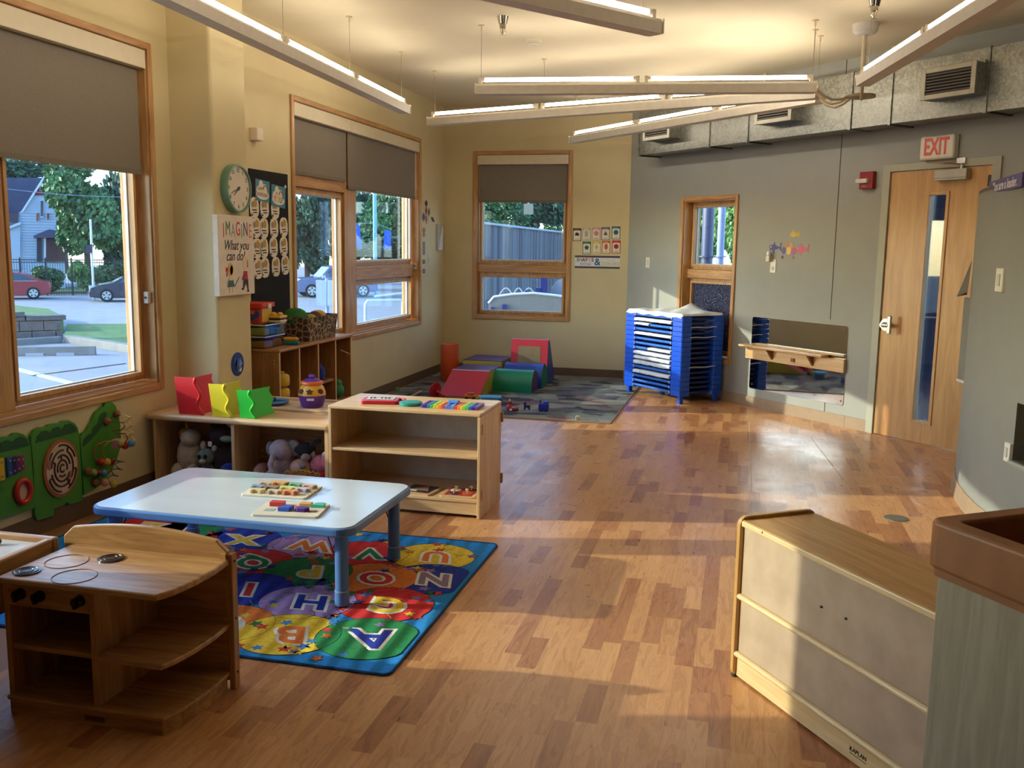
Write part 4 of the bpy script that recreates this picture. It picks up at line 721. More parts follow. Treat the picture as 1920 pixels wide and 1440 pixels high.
fw = fur('white', (206, 190, 166)); fb = fur('brown', (58, 34, 28)); fg = fur('grey', (150, 136, 138)); fp = fur('pink', (206, 112, 130)); fm = fur('mauve', (176, 156, 164)); fr_ = fur('red', (176, 30, 34)); fpeach = fur('peach', (206, 150, 132)); fo = fur('orange', (206, 110, 50)); fbl = fur('blue', (36, 60, 140)); fk = fur('black', (34, 32, 36)); fgn = fur('sage', (120, 134, 120)); fy = fur('yellow', (190, 160, 70))
plush('white plush unicorn with orange mane and yellow horn', -3.22, .07, [('body', fw, ('e', (0, 0, .13), (.085, .09, .13))), ('head', fw, ('e', (.02, -.03, .25), (.06, .07, .055))), ('horn', fy, ('c', ((.0, -.03, .29), (-.012, -.03, .355), .014, .003, 8))), ('mane', fo, ('e', (-.045, 0, .265), (.03, .04, .04))), ('mane', fy, ('e', (-.01, -.04, .285), (.03, .03, .02))), ('leg', fw, ('e', (-.05, -.07, .05), (.035, .05, .05))), ('leg', fw, ('e', (.05, -.07, .05), (.035, .05, .05)))])
plush('grey green plush raccoon face beside the unicorn', -3.08, .16, [('head', fgn, ('e', (0, -.06, .06), (.055, .05, .05))), ('ear', fw, ('e', (-.03, -.04, .12), (.02, .018, .03))), ('ear', fw, ('e', (.05, -.04, .105), (.024, .018, .024))), ('eye', fk, ('e', (-.02, -.105, .065), (.012, .008, .014))), ('eye', fk, ('e', (.02, -.105, .07), (.012, .008, .014))), ('snout', fw, ('e', (0, -.105, .04), (.02, .02, .014))), ('body', fgn, ('e', (0, 0, -.02), (.06, .07, .07)))])
plush('large dark brown plush bear with a pale ear', -2.99, .07, [('body', fb, ('e', (0, .03, .13), (.12, .1, .14))), ('head', fb, ('e', (0, -.01, .28), (.09, .08, .075))), ('ear', fpeach, ('e', (.06, -.02, .345), (.035, .02, .03))), ('ear', fb, ('e', (-.06, -.0, .34), (.032, .02, .03))), ('muzzle', fgn, ('e', (.06, -.075, .27), (.045, .03, .02))), ('care_label', PAPER, ('b', (-.06, -.035, -.088, -.085, .22, .25), .0005))])
plush('dark blue plush with white face at the shelf front', -2.93, .07, [('body', fbl, ('e', (0, -.06, .06), (.06, .06, .06))), ('face', fw, ('e', (.03, -.105, .065), (.025, .02, .025))), ('eye', fk, ('e', (.035, -.125, .07), (.008, .006, .01)))])
plush('small tan plush at the foot of the unicorn', -3.12, .07, [('body', fpeach, ('e', (0, -.08, .03), (.05, .04, .03))), ('head', fb, ('e', (-.05, -.085, .035), (.032, .03, .032)))])
plush('grey plush elephant in the right shelf opening', -2.60, .07, [('body', fm, ('e', (0, 0, .12), (.085, .09, .12))), ('head', fm, ('e', (.01, -.05, .22), (.075, .06, .065))), ('ear', fg, ('e', (.085, -.04, .235), (.05, .02, .05))), ('ear', fg, ('e', (-.07, -.03, .22), (.03, .02, .045))), ('trunk', fm, ('t', ([(-.01, -.11, .2), (-.02, -.13, .15), (0, -.14, .1), (.03, -.145, .08)], .018, 8))), ('leg', fm, ('e', (-.05, -.07, .05), (.035, .05, .055))), ('leg', fm, ('e', (.06, -.07, .05), (.035, .05, .055)))])
plush('tan plush ear poking out left of the elephant', -2.75, .07, [('body', fpeach, ('e', (0, 0, .06), (.045, .07, .06))), ('foot', fb, ('e', (-.04, -.04, .03), (.03, .04, .03)))])
plush('black and red plush lying on the plush pile', -2.46, .24, [('body', fk, ('e', (0, -.02, .06), (.075, .05, .04))), ('band', fr_, ('e', (-.045, 0, .075), (.05, .045, .035))), ('tail', fk, ('t', ([(.05, -.03, .08), (.09, -.03, .11), (.11, -.03, .115)], .016, 7))), ('paw', fg, ('e', (.03, -.06, .02), (.028, .025, .022)))])
plush('pink plush pig with pale ears', -2.36, .16, [('body', fp, ('e', (0, -.01, .05), (.065, .06, .06))), ('head', fp, ('e', (.05, -.03, .07), (.04, .04, .04))), ('ear', fm, ('e', (.05, -.04, .115), (.028, .015, .022))), ('ear', fm, ('e', (-.04, -.03, .11), (.018, .012, .026)))])
plush('peach plush under the black and red one', -2.47, .13, [('body', fpeach, ('e', (0, -.04, .055), (.07, .06, .06))), ('paw', fg, ('e', (.03, -.085, .085), (.025, .02, .02)))])
zz = blob('knit_hat', 'orange zigzag knitted toy hat in the right shelf opening', 'toy hat', (-2.43, 4.90, .07), [('crown', fo, ('e', (0, 0, .03), (.1, .05, .05)))])
for k in range(4): G().tube([(-.11+.22*i/16, -.05+.02*abs(i/8-1), .065+.014*k+(.005 if i % 2 else -.005)+.02*(1-abs(i/8-1))) for i in range(17)], .006, 5).obj('zigzag_row', fo if k % 2 == 0 else fy, zz)
plush('bright red plush in the far right of the shelf', -2.33, .07, [('body', fr_, ('e', (0, 0, .06), (.05, .08, .07)))])
# ---- tray-topped unit behind it
u3 = thing('tray_cabinet', 'birch unit with rimmed top behind the plush shelf', 'cabinet'); a = (-3.10, -2.26, 5.17, 5.56, .477)
G().b(a[0]+.01, a[1]-.01, a[2]+.01, a[3]-.01, 0, a[4]-.021).obj('body', birch('z'), u3); G().b(a[0], a[1], a[2], a[3], a[4]-.02, a[4]).obj('top_board', wood('pale_top', (206, 176, 138), (222, 196, 160), 'x'), u3)
for q in ((a[0], a[1], a[2], a[2]+.014), (a[0], a[1], a[3]-.014, a[3]), (a[0], a[0]+.014, a[2]+.015, a[3]-.015), (a[1]-.014, a[1], a[2]+.015, a[3]-.015)): G().b(*q, a[4], a[4]+.018).obj('top_rim', birch('x'), u3, bev=.004)
jr = thing('cookie_jar', 'yellow and purple shape sorter jar with orange rim', 'toy jar', (-2.60, 5.36, .477)); jr.scale = (1.27, 1.27, 1.06)
PUR = clr((92, 40, 150), .35); YEL = clr((230, 176, 48), .35)
G().lathe([(.0, 0), (.048, 0), (.056, .012), (.064, .05), (.067, .068), (.066, .074), (.0, .074)], n=28).obj('jar_base', PUR, jr, auto=True)
G().lathe([(.0, .074), (.067, .074), (.066, .09), (.058, .118), (.046, .136), (.0, .136)], n=28).obj('jar_dome', YEL, jr, auto=True)
G().lathe([(.0, .134), (.05, .134), (.056, .142), (.054, .152), (.046, .156), (.0, .156)], n=28).obj('jar_rim', clr((226, 106, 48), .35), jr, auto=True)
ld = G().lathe([(.0, .155), (.044, .155), (.034, .166), (.012, .172), (.012, .176), (.0, .176)], n=24).obj('lid', PUR, jr, auto=True); G().cyl((-.014, 0, .183), (.014, 0, .183), .011, n=12).obj('lid_knob', PUR, ld)
for an, shp in ((-120, circ(0, 0, .0155, 16)), (-75, star(0, 0, .021, .5)), (-25, circ(0, 0, .0155, 16))):
    o = G().prism(shp, -.0015, .0015, 'y').obj('shape_hole', clr((72, 26, 30), .6), jr); o.location = (.0645*math.cos(R(an)), .0645*math.sin(R(an)), .10); o.rotation_euler = (R(-26), 0, R(an+90))
o = G().b(-.018, .018, -.0012, .0012, -.007, .007).obj('sticker', clr((226, 216, 220), .5), jr); o.location = (.067*math.cos(R(-72)), .067*math.sin(R(-72)), .055); o.rotation_euler = (R(6), 0, R(18))
bd_ = thing('spinner_toy', 'flat blue round spinner toy beside the jar', 'toy', (-2.86, 5.36, .477)); BLU = clr((60, 116, 170), .35)
G().lathe([(.0, 0), (.05, 0), (.085, .014), (.09, .022), (.08, .028), (.05, .02), (0, .022)], n=32).obj('dish', BLU, bd_, auto=True)
for k in range(3): G().tube([(0, 0, .03), (.04*math.cos(R(120*k)), .04*math.sin(R(120*k)), .034), (.08*math.cos(R(120*k)), .08*math.sin(R(120*k)), .028)], .008, 6).obj('spoke', BLU, bd_)
G().ell((0, 0, .035), .016, .016, .012).obj('hub', clr((40, 60, 90), .4), bd_)
# ---- wavy V-shaped panels standing on the low shelf
def vee(label, L_, Rg, Rt, h, c):
    L_, Rg, Rt = Vector(L_), Vector(Rg), Vector(Rt); r = thing('wavy_panel', label, 'toy panel', (Rg.x, Rg.y, S1[4]+.002), 0, 'wavy folding panels'); n = 16
    m = mat('panel_%d%d%d' % c, c, .35, var=.02); 
    def P(q, t, wv): w_ = (Rt-L_).normalized(); lean = Vector((-.14, .03)); w_ = ((Rt-Rg) if q == Rt else (Rg-L_)).normalized(); o = Vector((q.x-Rg.x, q.y-Rg.y))+lean*(h*t)+w_.xy*(wv*.014*(1+math.sin(1.2-t*math.pi*3.4))); return (o.x, o.y, h*t*.99)
    for nm, A, B, wa, wb in (('left_leaf', L_, Rg, 0, 1), ('right_leaf', Rg, Rt, 0, 1)):
        g = G()
        for i in range(n+1): g.v += [P(A, i/n, wa), P(B, i/n, wb)]
        g.f = [(2*i, 2*i+1, 2*i+3, 2*i+2) for i in range(n)]; o = g.obj(nm, m, r); q = o.modifiers.new('thick', 'SOLIDIFY'); q.thickness = .006; q.offset = 0
    G().tube([P(Rg, i/n, 1) for i in range(n+1)], .0105, 6).obj('wavy_ridge', m, r, smooth=True)
vee('red wavy folding panel, tallest of three on the low shelf', (-3.235, 4.885), (-3.105, 4.885), (-3.10, 5.06), .225, (206, 26, 32))
vee('yellow wavy folding panel between the red and green ones', (-3.005, 4.875), (-2.91, 4.875), (-2.90, 5.04), .195, (226, 204, 36))
vee('green wavy folding panel, smallest of three on the low shelf', (-2.83, 4.885), (-2.755, 4.885), (-2.72, 5.06), .165, (44, 190, 54))
# ---- open shelf with puzzles
S2 = (-2.243, -1.345, 4.82, 5.28, .595)
s2 = thing('open_shelf', 'open two-shelf birch unit with white back in the middle', 'shelf')
G().b(S2[0]+.0, S2[1], S2[2], S2[3], S2[4]-.02, S2[4]).obj('top_board', birch('x'), s2, bev=.005)
for x in (S2[0]+.009, S2[1]-.009): G().b(x-.009, x+.009, S2[2]+.003, S2[3]-.003, 0, S2[4]-.0205).obj('side_panel', birch('z'), s2, bev=.003)
G().b(S2[0]+.019, S2[1]-.019, S2[3]-.014, S2[3]-.006, .05, S2[4]-.021).obj('back_panel', mat('white_board', (206, 196, 178), .6), s2)
G().b(S2[0]+.0185, S2[1]-.0185, S2[2]+.006, S2[3]-.015, .335, .352).obj('shelf_board', birch('x'), s2, bev=.004)
G().b(S2[0]+.0185, S2[1]-.0185, S2[2]+.006, S2[3]-.015, .088, .106).obj('bottom_board', birch('x'), s2, bev=.003)
G().b(S2[0]+.0185, S2[1]-.0185, S2[2]+.012, S2[2]+.026, .02, .086).obj('kick_plate', birch('x'), s2)
for z in (.5, .13): G().b(S2[1], S2[1]+.004, S2[2]+.03, S2[2]+.045, z-.03, z+.03).obj('connector', dkoak('z'), s2, bev=.002)
for z in (.5, .13): G().b(S2[1]-.004, S2[1]+.012, S2[3]-.012, S2[3]+.006, z-.03, z+.03).obj('connector', dkoak('z'), s2, bev=.002)
# holes for shelf pins
g = G()
for k in range(12):
    for y in (S2[2]+.06, S2[3]-.07): g.cyl((S2[0]+.0175, y, .16+k*.03), (S2[0]+.0188, y, .16+k*.03), .003, n=6)
o = g.obj('pin_holes', clr((140, 96, 56), .7), s2); o['kind'] = 'stuff'
T2 = S2[4]
kb = thing('toy_keyboard', 'red toy piano keyboard with carry handle', 'toy', (-1.985, 5.0, T2), 12)
G().prism(rrect(-.115, .095, -.075, .075, .02), 0, .02).obj('case', clr((196, 30, 44), .35), kb, bev=.004); G().b(-.085, .07, -.045, .06, .02, .024).obj('face', clr((226, 206, 210), .4), kb)
for k in range(7): G().b(-.08+k*.021, -.061+k*.021, -.043, -.005, .024, .027).obj('key', clr((236, 226, 222), .4), kb)
for k in (0, 1, 3, 4, 5): G().b(-.067+k*.021, -.057+k*.021, -.022, -.004, .027, .031).obj('black_key', BLK, kb)
G().b(-.07, .05, .01, .05, .024, .027).obj('speaker_panel', clr((190, 190, 200), .4), kb); G().tube([(.09, -.06, .01), (.125, -.04, .012), (.13, 0, .012), (.125, .04, .012), (.09, .06, .01)], .009, 8).obj('handle', clr((196, 30, 44), .35), kb)
o = thing('toy_plate', 'flat round teal toy lid beside the xylophone', 'toy', (-1.80, 4.97, T2)); G().lathe([(0, 0), (.062, 0), (.066, .006), (.066, .016), (.06, .02), (0, .018)], n=32).obj('disc', clr((14, 140, 132), .35), o, auto=True); G().lathe([(.05, .018), (.054, .0205), (.05, .0205)], n=32).obj('ridge', clr((20, 150, 140), .35), o)
xy = thing('toy_xylophone', 'rainbow toy xylophone with striped bars on the open shelf', 'toy', (-1.555, 4.985, T2), 2)
RB = [(96, 60, 160), (40, 40, 140), (40, 120, 200), (60, 190, 90), (190, 214, 60), (240, 200, 60), (236, 130, 60), (226, 70, 60), (90, 130, 220), (90, 130, 220), (90, 150, 230), (226, 70, 60), (240, 140, 60), (240, 210, 60), (120, 200, 80), (60, 190, 120), (60, 80, 180), (50, 40, 130), (110, 60, 160)]
for k, c in enumerate(RB):
    x = -.165+.0174*k; bb = G().b(x, x+.0165, -.075, .085, 0, .017).obj('tone_bar', clr(c, .35), xy, bev=.002)
    if k % 2 == 0: G().b(x+.004, x+.012, -.06, .075, .017, .0195).obj('slot_strip', clr(tuple(min(255, v+50) for v in c), .35), bb)
G().b(-.03, .03, .0, .05, .02, .034).obj('mallet_holder', clr((96, 150, 226), .35), xy, bev=.004)
def pboard(nm, label, c0, ux, uy, z, board, pieces, knobs=True, rz=0, t=.008):
    r = thing('wooden_puzzle', label, 'puzzle', (c0[0], c0[1], z), rz, nm)
    G().prism(rrect(-ux/2, ux/2, -uy/2, uy/2, .012), 0, t).obj('board', clr(board, .5), r, bev=.001)
    for x, y, poly, c, h in pieces:
        q = G().prism([(x+a, y+b) for a, b in poly], t+.0002, t+h).obj('piece', clr(c, .45), r, bev=.0012)
        if knobs and h > .004: pass
    return r
sq = rect(-.018, .018, -.018, .018)
pz = pboard('puzzles', 'beige board with red blue purple shape blocks near table edge', (-1.825, 3.545), .285, .2, .366, (220, 210, 190), [
    (-.075, .045, rect(-.03, .03, -.02, .02), (206, 60, 52), .018), (-.005, .042, circ(0, 0, .026, 18, .018), (206, 120, 96), .001), (.055, .045, rect(-.03, .02, -.016, .022), (220, 166, 84), .016), (.105, .048, [(-.03, -.02), (.03, -.02), (.025, .02), (-.01, .02)], (80, 190, 160), .014),
    (-.085, -.03, rect(-.022, .022, -.016, .02), (150, 180, 170), .001), (-.015, -.025, [(-.03, -.02), (.02, -.022), (.03, .02), (-.015, .024)], (52, 92, 196), .018), (.055, -.025, [(.032*math.cos(R(60*i)), .024*math.sin(R(60*i))) for i in range(6)], (88, 48, 140), .016), (.11, -.03, circ(0, 0, .012, 12), (150, 40, 60), .0015), (.088, -.032, circ(0, 0, .012, 12), (150, 40, 60), .0015)], rz=9)
def beast(c, s=1.0, fl=1):
    return [(a*s*fl, b*s) for a, b in ((-.04, .01), (-.03, .026), (-.005, .022), (.02, .026), (.042, .014), (.04, -.004), (.03, -.004), (.03, -.026), (.018, -.026), (.016, -.008), (-.014, -.008), (-.016, -.026), (-.028, -.026), (-.03, -.004))]
pz2 = pboard('puzzles', 'beige board of chunky wooden animals at back of table', (-2.01, 3.82), .31, .215, .366, (232, 222, 198), [
    (-.105, .055, beast(0, .9), (206, 180, 150), .016), (-.04, .065, beast(0, 1.1, -1), (222, 168, 104), .018), (.04, .06, beast(0, .95), (120, 176, 140), .016), (.11, .05, beast(0, .9, -1), (214, 176, 150), .016), (-.115, -.01, beast(0, .9), (150, 160, 186), .016), (-.045, -.012, beast(0, .95, -1), (150, 136, 110), .016), (.025, -.005, beast(0, 1.0), (206, 212, 130), .016), (.1, -.01, beast(0, .9), (196, 190, 200), .016), (-.09, -.07, beast(0, .9, -1), (226, 206, 150), .016), (-.01, -.07, beast(0, .85), (214, 190, 170), .016), (.065, -.068, beast(0, .95), (222, 150, 110), .018)], rz=4)
kp = pboard('puzzles', 'knob puzzle with red border on bottom shelf at right', (-1.49, 4.95), .2, .2, .1062, (214, 176, 130), [(0, 0, rect(-.08, .08, -.08, .08), (186, 60, 44), .0008), (-.04, .03, circ(0, 0, .032), (226, 214, 200), .004), (.04, -.02, circ(0, 0, .035, 20, .028), (196, 110, 80), .004), (-.03, -.045, circ(0, 0, .028), (60, 60, 90), .004), (.045, .05, circ(0, 0, .026), (96, 60, 40), .004)])
for x, y in ((-.04, .03), (.04, -.02), (-.03, -.045), (.045, .05)): G().lathe([(0, .012), (.004, .012), (.004, .022), (.01, .026), (.01, .034), (0, .038)], (x, y, 0), 10).obj('knob', birch('z'), kp)
kp = pboard('puzzles', 'dark picture puzzle on bottom shelf beside table corner', (-1.73, 4.95), .2, .2, .1062, (196, 160, 110), [(0, 0, rect(-.08, .08, -.075, .075), (52, 44, 60), .0008), (0, .01, [(-.06, -.05), (.06, -.04), (.02, .06)], (150, 110, 80), .004), (-.03, -.05, rect(-.03, .03, -.01, .01), (214, 206, 190), .004)], rz=-8)
# ---- activity table
tb = thing('activity_table', 'low light blue activity table on the alphabet rug', 'table', (-2.088, 3.745, 0)); TX, TY, TZ = .612, .385, .365
m_tb = mat('table_blue', (88, 130, 192), .35, var=.03)
G().prism(rrect(-TX, TX, -TY, TY, .075, 8), TZ-.038, TZ-.003).obj('edge_band', m_tb, tb, bev=.008, seg=3)
G().prism(rrect(-TX+.012, TX-.012, -TY+.012, TY-.012, .066, 8), TZ-.003, TZ).obj('table_top', mat('laminate', (206, 216, 222), .2, var=.03, scale=6, stretch=(.15, 1, 1), coat=.1), tb)
for x in (-TX+.075, TX-.075):
    for y in (-TY+.085, TY-.085):
        lg = G().cyl((x, y, .075), (x, y, TZ-.038), .028, n=20).obj('leg', m_tb, tb, auto=True); G().cyl((x, y, .0155), (x, y, .075), .031, .030, n=20).obj('foot', m_tb, lg, auto=True); G().cyl((x, y, .074), (x, y, .078), .0315, n=20).obj('collar', clr((150, 170, 200), .3), lg)
        sx, sy = (1 if x < 0 else -1), (1 if y < 0 else -1); G().tube([(x+sx*.02, y, .19), (x+sx*.07, y, .33)], .003, 5).obj('brace', clr((60, 66, 80), .4), lg); G().tube([(x, y+sy*.02, .19), (x, y+sy*.07, .33)], .003, 5).obj('brace', clr((60, 66, 80), .4), lg)
# ---- toy stove
sv = thing('toy_stove', 'wooden toy stove with curved shelves in the foreground', 'toy stove', (0, 0, 0))
X0, X1, Y0, Y1, SZ = -2.205, -1.615, 2.335, 2.715, .46
def plan(x0, e=.0): return [(x0, Y0-e), (X1-.03, Y0-e), (X1-.012+e, Y0+.05), (X1+.003+e, Y0+.14), (X1+.008+e, Y0+.24), (X1+e, Y1-.04), (x0, Y1-.04)]
G().prism(plan(X0, .008), SZ-.022, SZ).obj('stove_top', dkoak('x'), sv, bev=.006, seg=3)
XD = -1.885
for x in (X0+.01, XD): G().b(x-.01, x+.01, Y0+.015, Y1-.042, .065, SZ-.0225).obj('upright', dkoak('z'), sv)
G().b(X0+.02, XD-.01, Y0+.012, Y0+.024, .365, SZ-.0225).obj('control_panel', dkoak('x'), sv)
G().b(X0+.0205, XD-.0105, Y0+.02, Y1-.042, .215, .232).obj('oven_shelf', dkoak('x'), sv, bev=.004)
G().prism([(x if x != XD+.0105 else x, y+.006) for x, y in plan(XD+.0105)], .215, .233).obj('curved_shelf', dkoak('x'), sv, bev=.005, seg=3)
G().prism(plan(X0), .05, .065).obj('bottom_board', dkoak('x'), sv, bev=.005)
G().prism([(a+(-.012 if a > -1.7 else 0), b+.014 if b < 2.5 else b) for a, b in plan(X0)], 0, .0495).obj('plinth', dkoak('x'), sv)
arc = [(X0-.04+(X1-X0+.04)*i/16, .455+.035*(i in (0, 16))*0+.058+.03*math.sin(math.pi*i/16)-(.03 if i in (0, 16) else 0)) for i in range(17)]
G().prism([(X0-.04, .03), (X1-.005, .03)]+arc[::-1], Y1-.04, Y1-.018, 'y').obj('back_panel', dkoak('x'), sv, bev=.004)
G().b(X1-.004, X1+.018, Y1-.04, Y1-.006, 0, .475).obj('corner_post', dkoak('z'), sv, bev=.004); G().prism([(X1-.03, .455), (X1-.012, .466), (X1-.02, .477), (X1+.0, .478), (X1, .455)], Y1-.05, Y1-.035, 'y').obj('hook', dkoak('z'), sv)
for z in (.45, .25, .06): G().cyl((X1+.018, Y1-.024, z), (X1+.0195, Y1-.028, z), .004, n=8).obj('screw', clr((90, 60, 30), .5), sv)
for x, y, w_ in ((8, 1128, 1), (48, 1131, 1), (128, 1138, 1)):
    p = onz(x, y, .405); k = G().cyl((p.x, Y0+.013, .405), (p.x, Y0-.012, .405), .019, .017, n=20).obj('knob', clr((20, 18, 18), .3), sv, auto=True); G().b(p.x-.004, p.x+.004, Y0-.02, Y0-.012, .388, .422).obj('grip', clr((24, 22, 22), .3), k)
for x, y in ((208, 1048), (50, 1072)):
    p = onz(x, y, SZ); bn = G().cyl((p.x, p.y, SZ), (p.x, p.y, SZ+.004), .042, n=28).obj('burner', clr((44, 36, 32), .2), sv)
    for r_ in (.034, .02): G().tube([(p.x+r_*math.cos(2*math.pi*i/24), p.y+r_*math.sin(2*math.pi*i/24), SZ+.004) for i in range(24)], .002, 5, True).obj('ring', clr((80, 70, 64), .2), bn)
for x, y in ((125, 1053), (140, 1081)):
    p = onz(x, y, SZ); G().tube([(p.x+.066*math.cos(2*math.pi*i/32), p.y+.066*math.sin(2*math.pi*i/32), SZ+.0006) for i in range(32)], .0014, 5, True).obj('burner_groove', clr((112, 76, 44), .6), sv)
G().b(-1.93, -1.86, Y0+.012, Y0+.0145, .014, .03).obj('brand_plate', clr((104, 66, 36), .5), sv); 
# ---- tray table at the frame edge
tt = thing('tray_table', 'wooden tray table with pale top left of the stove', 'table'); a = (-2.95, -2.25, 1.95, 2.66, .465)
G().b(a[0]+.02, a[1]-.02, a[2]+.02, a[3]-.02, .3, a[4]-.013).obj('apron', dkoak('x'), tt); G().b(a[0]+.02, a[1]-.02, a[2]+.02, a[3]-.02, a[4]-.0125, a[4]).obj('tray_top', mat('pale_laminate', (206, 206, 206), .25), tt)
for q in ((a[0], a[1], a[2], a[2]+.03), (a[0], a[1], a[3]-.03, a[3]), (a[0], a[0]+.03, a[2]+.03, a[3]-.03), (a[1]-.03, a[1], a[2]+.03, a[3]-.03)): G().b(*q, a[4]-.05, a[4]+.02).obj('rim', dkoak('x' if q[1]-q[0] > .1 else 'y'), tt, bev=.008, seg=3)
for x in (a[0]+.04, a[1]-.04):
    for y in (a[2]+.04, a[3]-.04): G().b(x-.02, x+.02, y-.02, y+.02, 0, .3).obj('leg', dkoak('z'), tt)
p = onz(0, 1022, a[4]); tag(G().ell((p.x-.01, p.y, a[4]+.012), .014, .014, .012).obj('toy_bead', clr((72, 30, 44), .4), smooth=True), 'dark red bead on the tray table', 'toy')
# ---- low storage shelf seen from behind
KA = -55.6
ka = thing('storage_shelf', 'low storage shelf turned backwards at lower right', 'shelf', (.045, 3.232, 0), KA)
mdf = mat('hardboard', (186, 160, 132), .65, var=.05, scale=8, detail=5, c2=(172, 146, 118)); hon = lambda ax='x': wood('honey', (176, 128, 68), (206, 160, 98), ax, rough=.35, scale=5)
pale = lambda ax='x': wood('pale_edge', (206, 172, 118), (226, 198, 148), ax, rough=.4, scale=6)
KL, KD, KH = .93, .295, .575
sp = rrect(-.012, KD+.012, 0, KH+.012, .03, 5)
for x in (-.02, KL): G().prism(sp, x, x+.02, 'x').obj('side_panel', hon('z'), ka, bev=.004)
G().b(0, KL, .0, KD, KH-.02, KH).obj('top_board', hon('x'), ka); G().b(0, KL, -.008, .002, KH-.022, KH-.002).obj('top_edge', pale('x'), ka, bev=.004)
G().b(.0, KL, .004, .012, .302, KH-.022).obj('back_panel', mdf, ka); G().b(.0, KL, .004, .012, .095, .298).obj('back_panel', mdf, ka)
for z in (.30, .088): G().cyl((-.018, .0, z), (KL, .0, z), .011, n=14).obj('half_round', pale('x'), ka, auto=True)
G().b(0, KL, .002, .016, .008, .082).obj('base_rail', pale('x'), ka); G().b(0, KL, .02, KD, .06, .08).obj('bottom_board', hon('x'), ka)
G().cyl((-.01, .003, 0), (-.01, .003, .012), .012, n=12).obj('glide', clr((50, 44, 40), .5), ka)
txt('KAPLAN', .019, clr((54, 48, 40), .6), ka, (.62, .0012, .045), rot=(90, 0, 0), sx=1.0); G().b(.585, .655, .0012, .002, .031, .033).obj('underline', clr((80, 70, 56), .6), ka)
for x, z in ((.12, .567), (.42, .42), (.53, .425)): G().cyl((x, -.0005 if z < .5 else -.0085, z), (x, .004, z), .004, n=8).obj('nail_mark', clr((70, 50, 40), .6), ka)
# ---- sensory table
c0 = onz(1735, 970, .88); se = thing('sensory_table', 'tall sensory table with thick brown rim at the right edge', 'table', (c0.x, c0.y, 0), KA)
rim = mat('rim_mdf', (156, 98, 48), .5, var=.06, scale=10, c2=(142, 88, 42)); lam = wood('ash_laminate', (150, 138, 112), (166, 154, 128), 'z', rough=.6, scale=9, coat=0)
SL, SD, SB, ST = 1.1, .72, .745, .88; t = .055
G().prism(rrect(.01, SL-.01, .01, SD-.01, .03, 6), SB+.002, SB+.02).obj('basin_floor', rim, se)
g = G(); oo = rrect(0, SL, 0, SD, .04, 6); ii = rrect(t, SL-t, t, SD-t, .012, 6); n = len(oo)
g.v = [(x, y, SB+.0205) for x, y in oo]+[(x, y, ST) for x, y in oo]+[(x, y, ST) for x, y in ii]+[(x, y, SB+.0205) for x, y in ii]
for k in range(4): g.f += [(k*n+i, k*n+(i+1) % n, ((k+1) % 4)*n+(i+1) % n, ((k+1) % 4)*n+i) for i in range(n)]
g.obj('rim', rim, se, bev=.01, seg=3)
G().b(.03, SL-.03, .022, SD-.03, .0, SB-.001).obj('cabinet', lam, se, bev=.004)
# ---- alphabet rug
ru = thing('alphabet_rug', 'bright blue alphabet rug with letter balloons and stars', 'rug')
def ripple(name, c, k=.35):
    m = mat(name, c, .95, var=.10, scale=60, bump=.35, bscale=300); n = m.node_tree
    if k and 'ripple' not in m:
        m['ripple'] = 1; L = n.links.new; tc = N(n, 'ShaderNodeTexCoord'); wv = N(n, 'ShaderNodeTexWave'); wv.inputs['Scale'].default_value = 3.6; wv.inputs['Distortion'].default_value = 1.5; wv.inputs['Detail'].default_value = 1; mp = N(n, 'ShaderNodeMapping'); mp.inputs['Rotation'].default_value = (0, 0, R(-4)); L(tc.outputs['Object'], mp.inputs[0]); L(mp.outputs[0], wv.inputs[0])
        b2 = N(n, 'ShaderNodeBump'); b2.inputs['Strength'].default_value = .5; b2.inputs['Distance'].default_value = .02; L(wv.outputs[0], b2.inputs['Height'])
        old = [l for l in n.links if l.to_socket == n.nodes['Principled BSDF'].inputs['Normal']][0].from_node; L(b2.outputs[0], old.inputs['Normal'])
    return m
rg = lambda c: ripple('pile_%02x%02x%02x' % c, c)
BLUr, DBL, GRN, YLW, RED_, ORG, LIL, WHT = (18, 140, 222), (24, 52, 172), (22, 136, 76), (242, 206, 52), (216, 36, 40), (236, 126, 46), (172, 142, 206), (240, 236, 226)
G().prism(rrect(*RUG, .03, 5), .0, .007).obj('pile', rg(BLUr), ru)
g = G(); o_ = rrect(*RUG, .03, 5); g.tube([(x, y, .0045) for x, y in o_], .006, 6, True).obj('binding', rg((14, 78, 132)), ru)
LET = [('A', 690, 1200, GRN, DBL, 12, .235), ('B', 540, 1192, YLW, ORG, 8, .21), ('C', 418, 1172, ORG, WHT, 0, .2), ('G', 722, 1136, RED_, YLW, -6, .21), ('H', 577, 1131, LIL, DBL, 4, .205), ('I', 462, 1107, DBL, RED_, 6, .2), ('N', 808, 1088, DBL, (150, 124, 160), 0, .2), ('O', 700, 1086, ORG, RED_, 0, .2), ('P', 578, 1074, GRN, YLW, 6, .2), ('Q', 470, 1057, RED_, GRN, 0, .2), ('U', 812, 1046, YLW, ORG, 0, .2), ('V', 688, 1040, RED_, GRN, 6, .2), ('W', 578, 1025, LIL, ORG, 0, .2), ('X', 452, 1014, DBL, YLW, 8, .2), ('J', 330, 1090, YLW, DBL, 0, .2), ('R', 360, 1040, ORG, DBL, 0, .2), ('Y', 345, 1000, GRN, RED_, 0, .2), ('Z', 280, 990, RED_, YLW, 0, .18)]
order = {'X': 0, 'W': 1, 'V': 2, 'U': 3, 'Y': 0, 'Z': 0, 'R': 4, 'Q': 5, 'N': 6, 'O': 7, 'P': 8, 'I': 9, 'J': 9, 'H': 11, 'G': 10, 'C': 12, 'B': 13, 'A': 14}
def clip(poly, x0, x1, y0, y1): return [(min(max(a, x0), x1), min(max(b, y0), y1)) for a, b in poly]
BAL = []
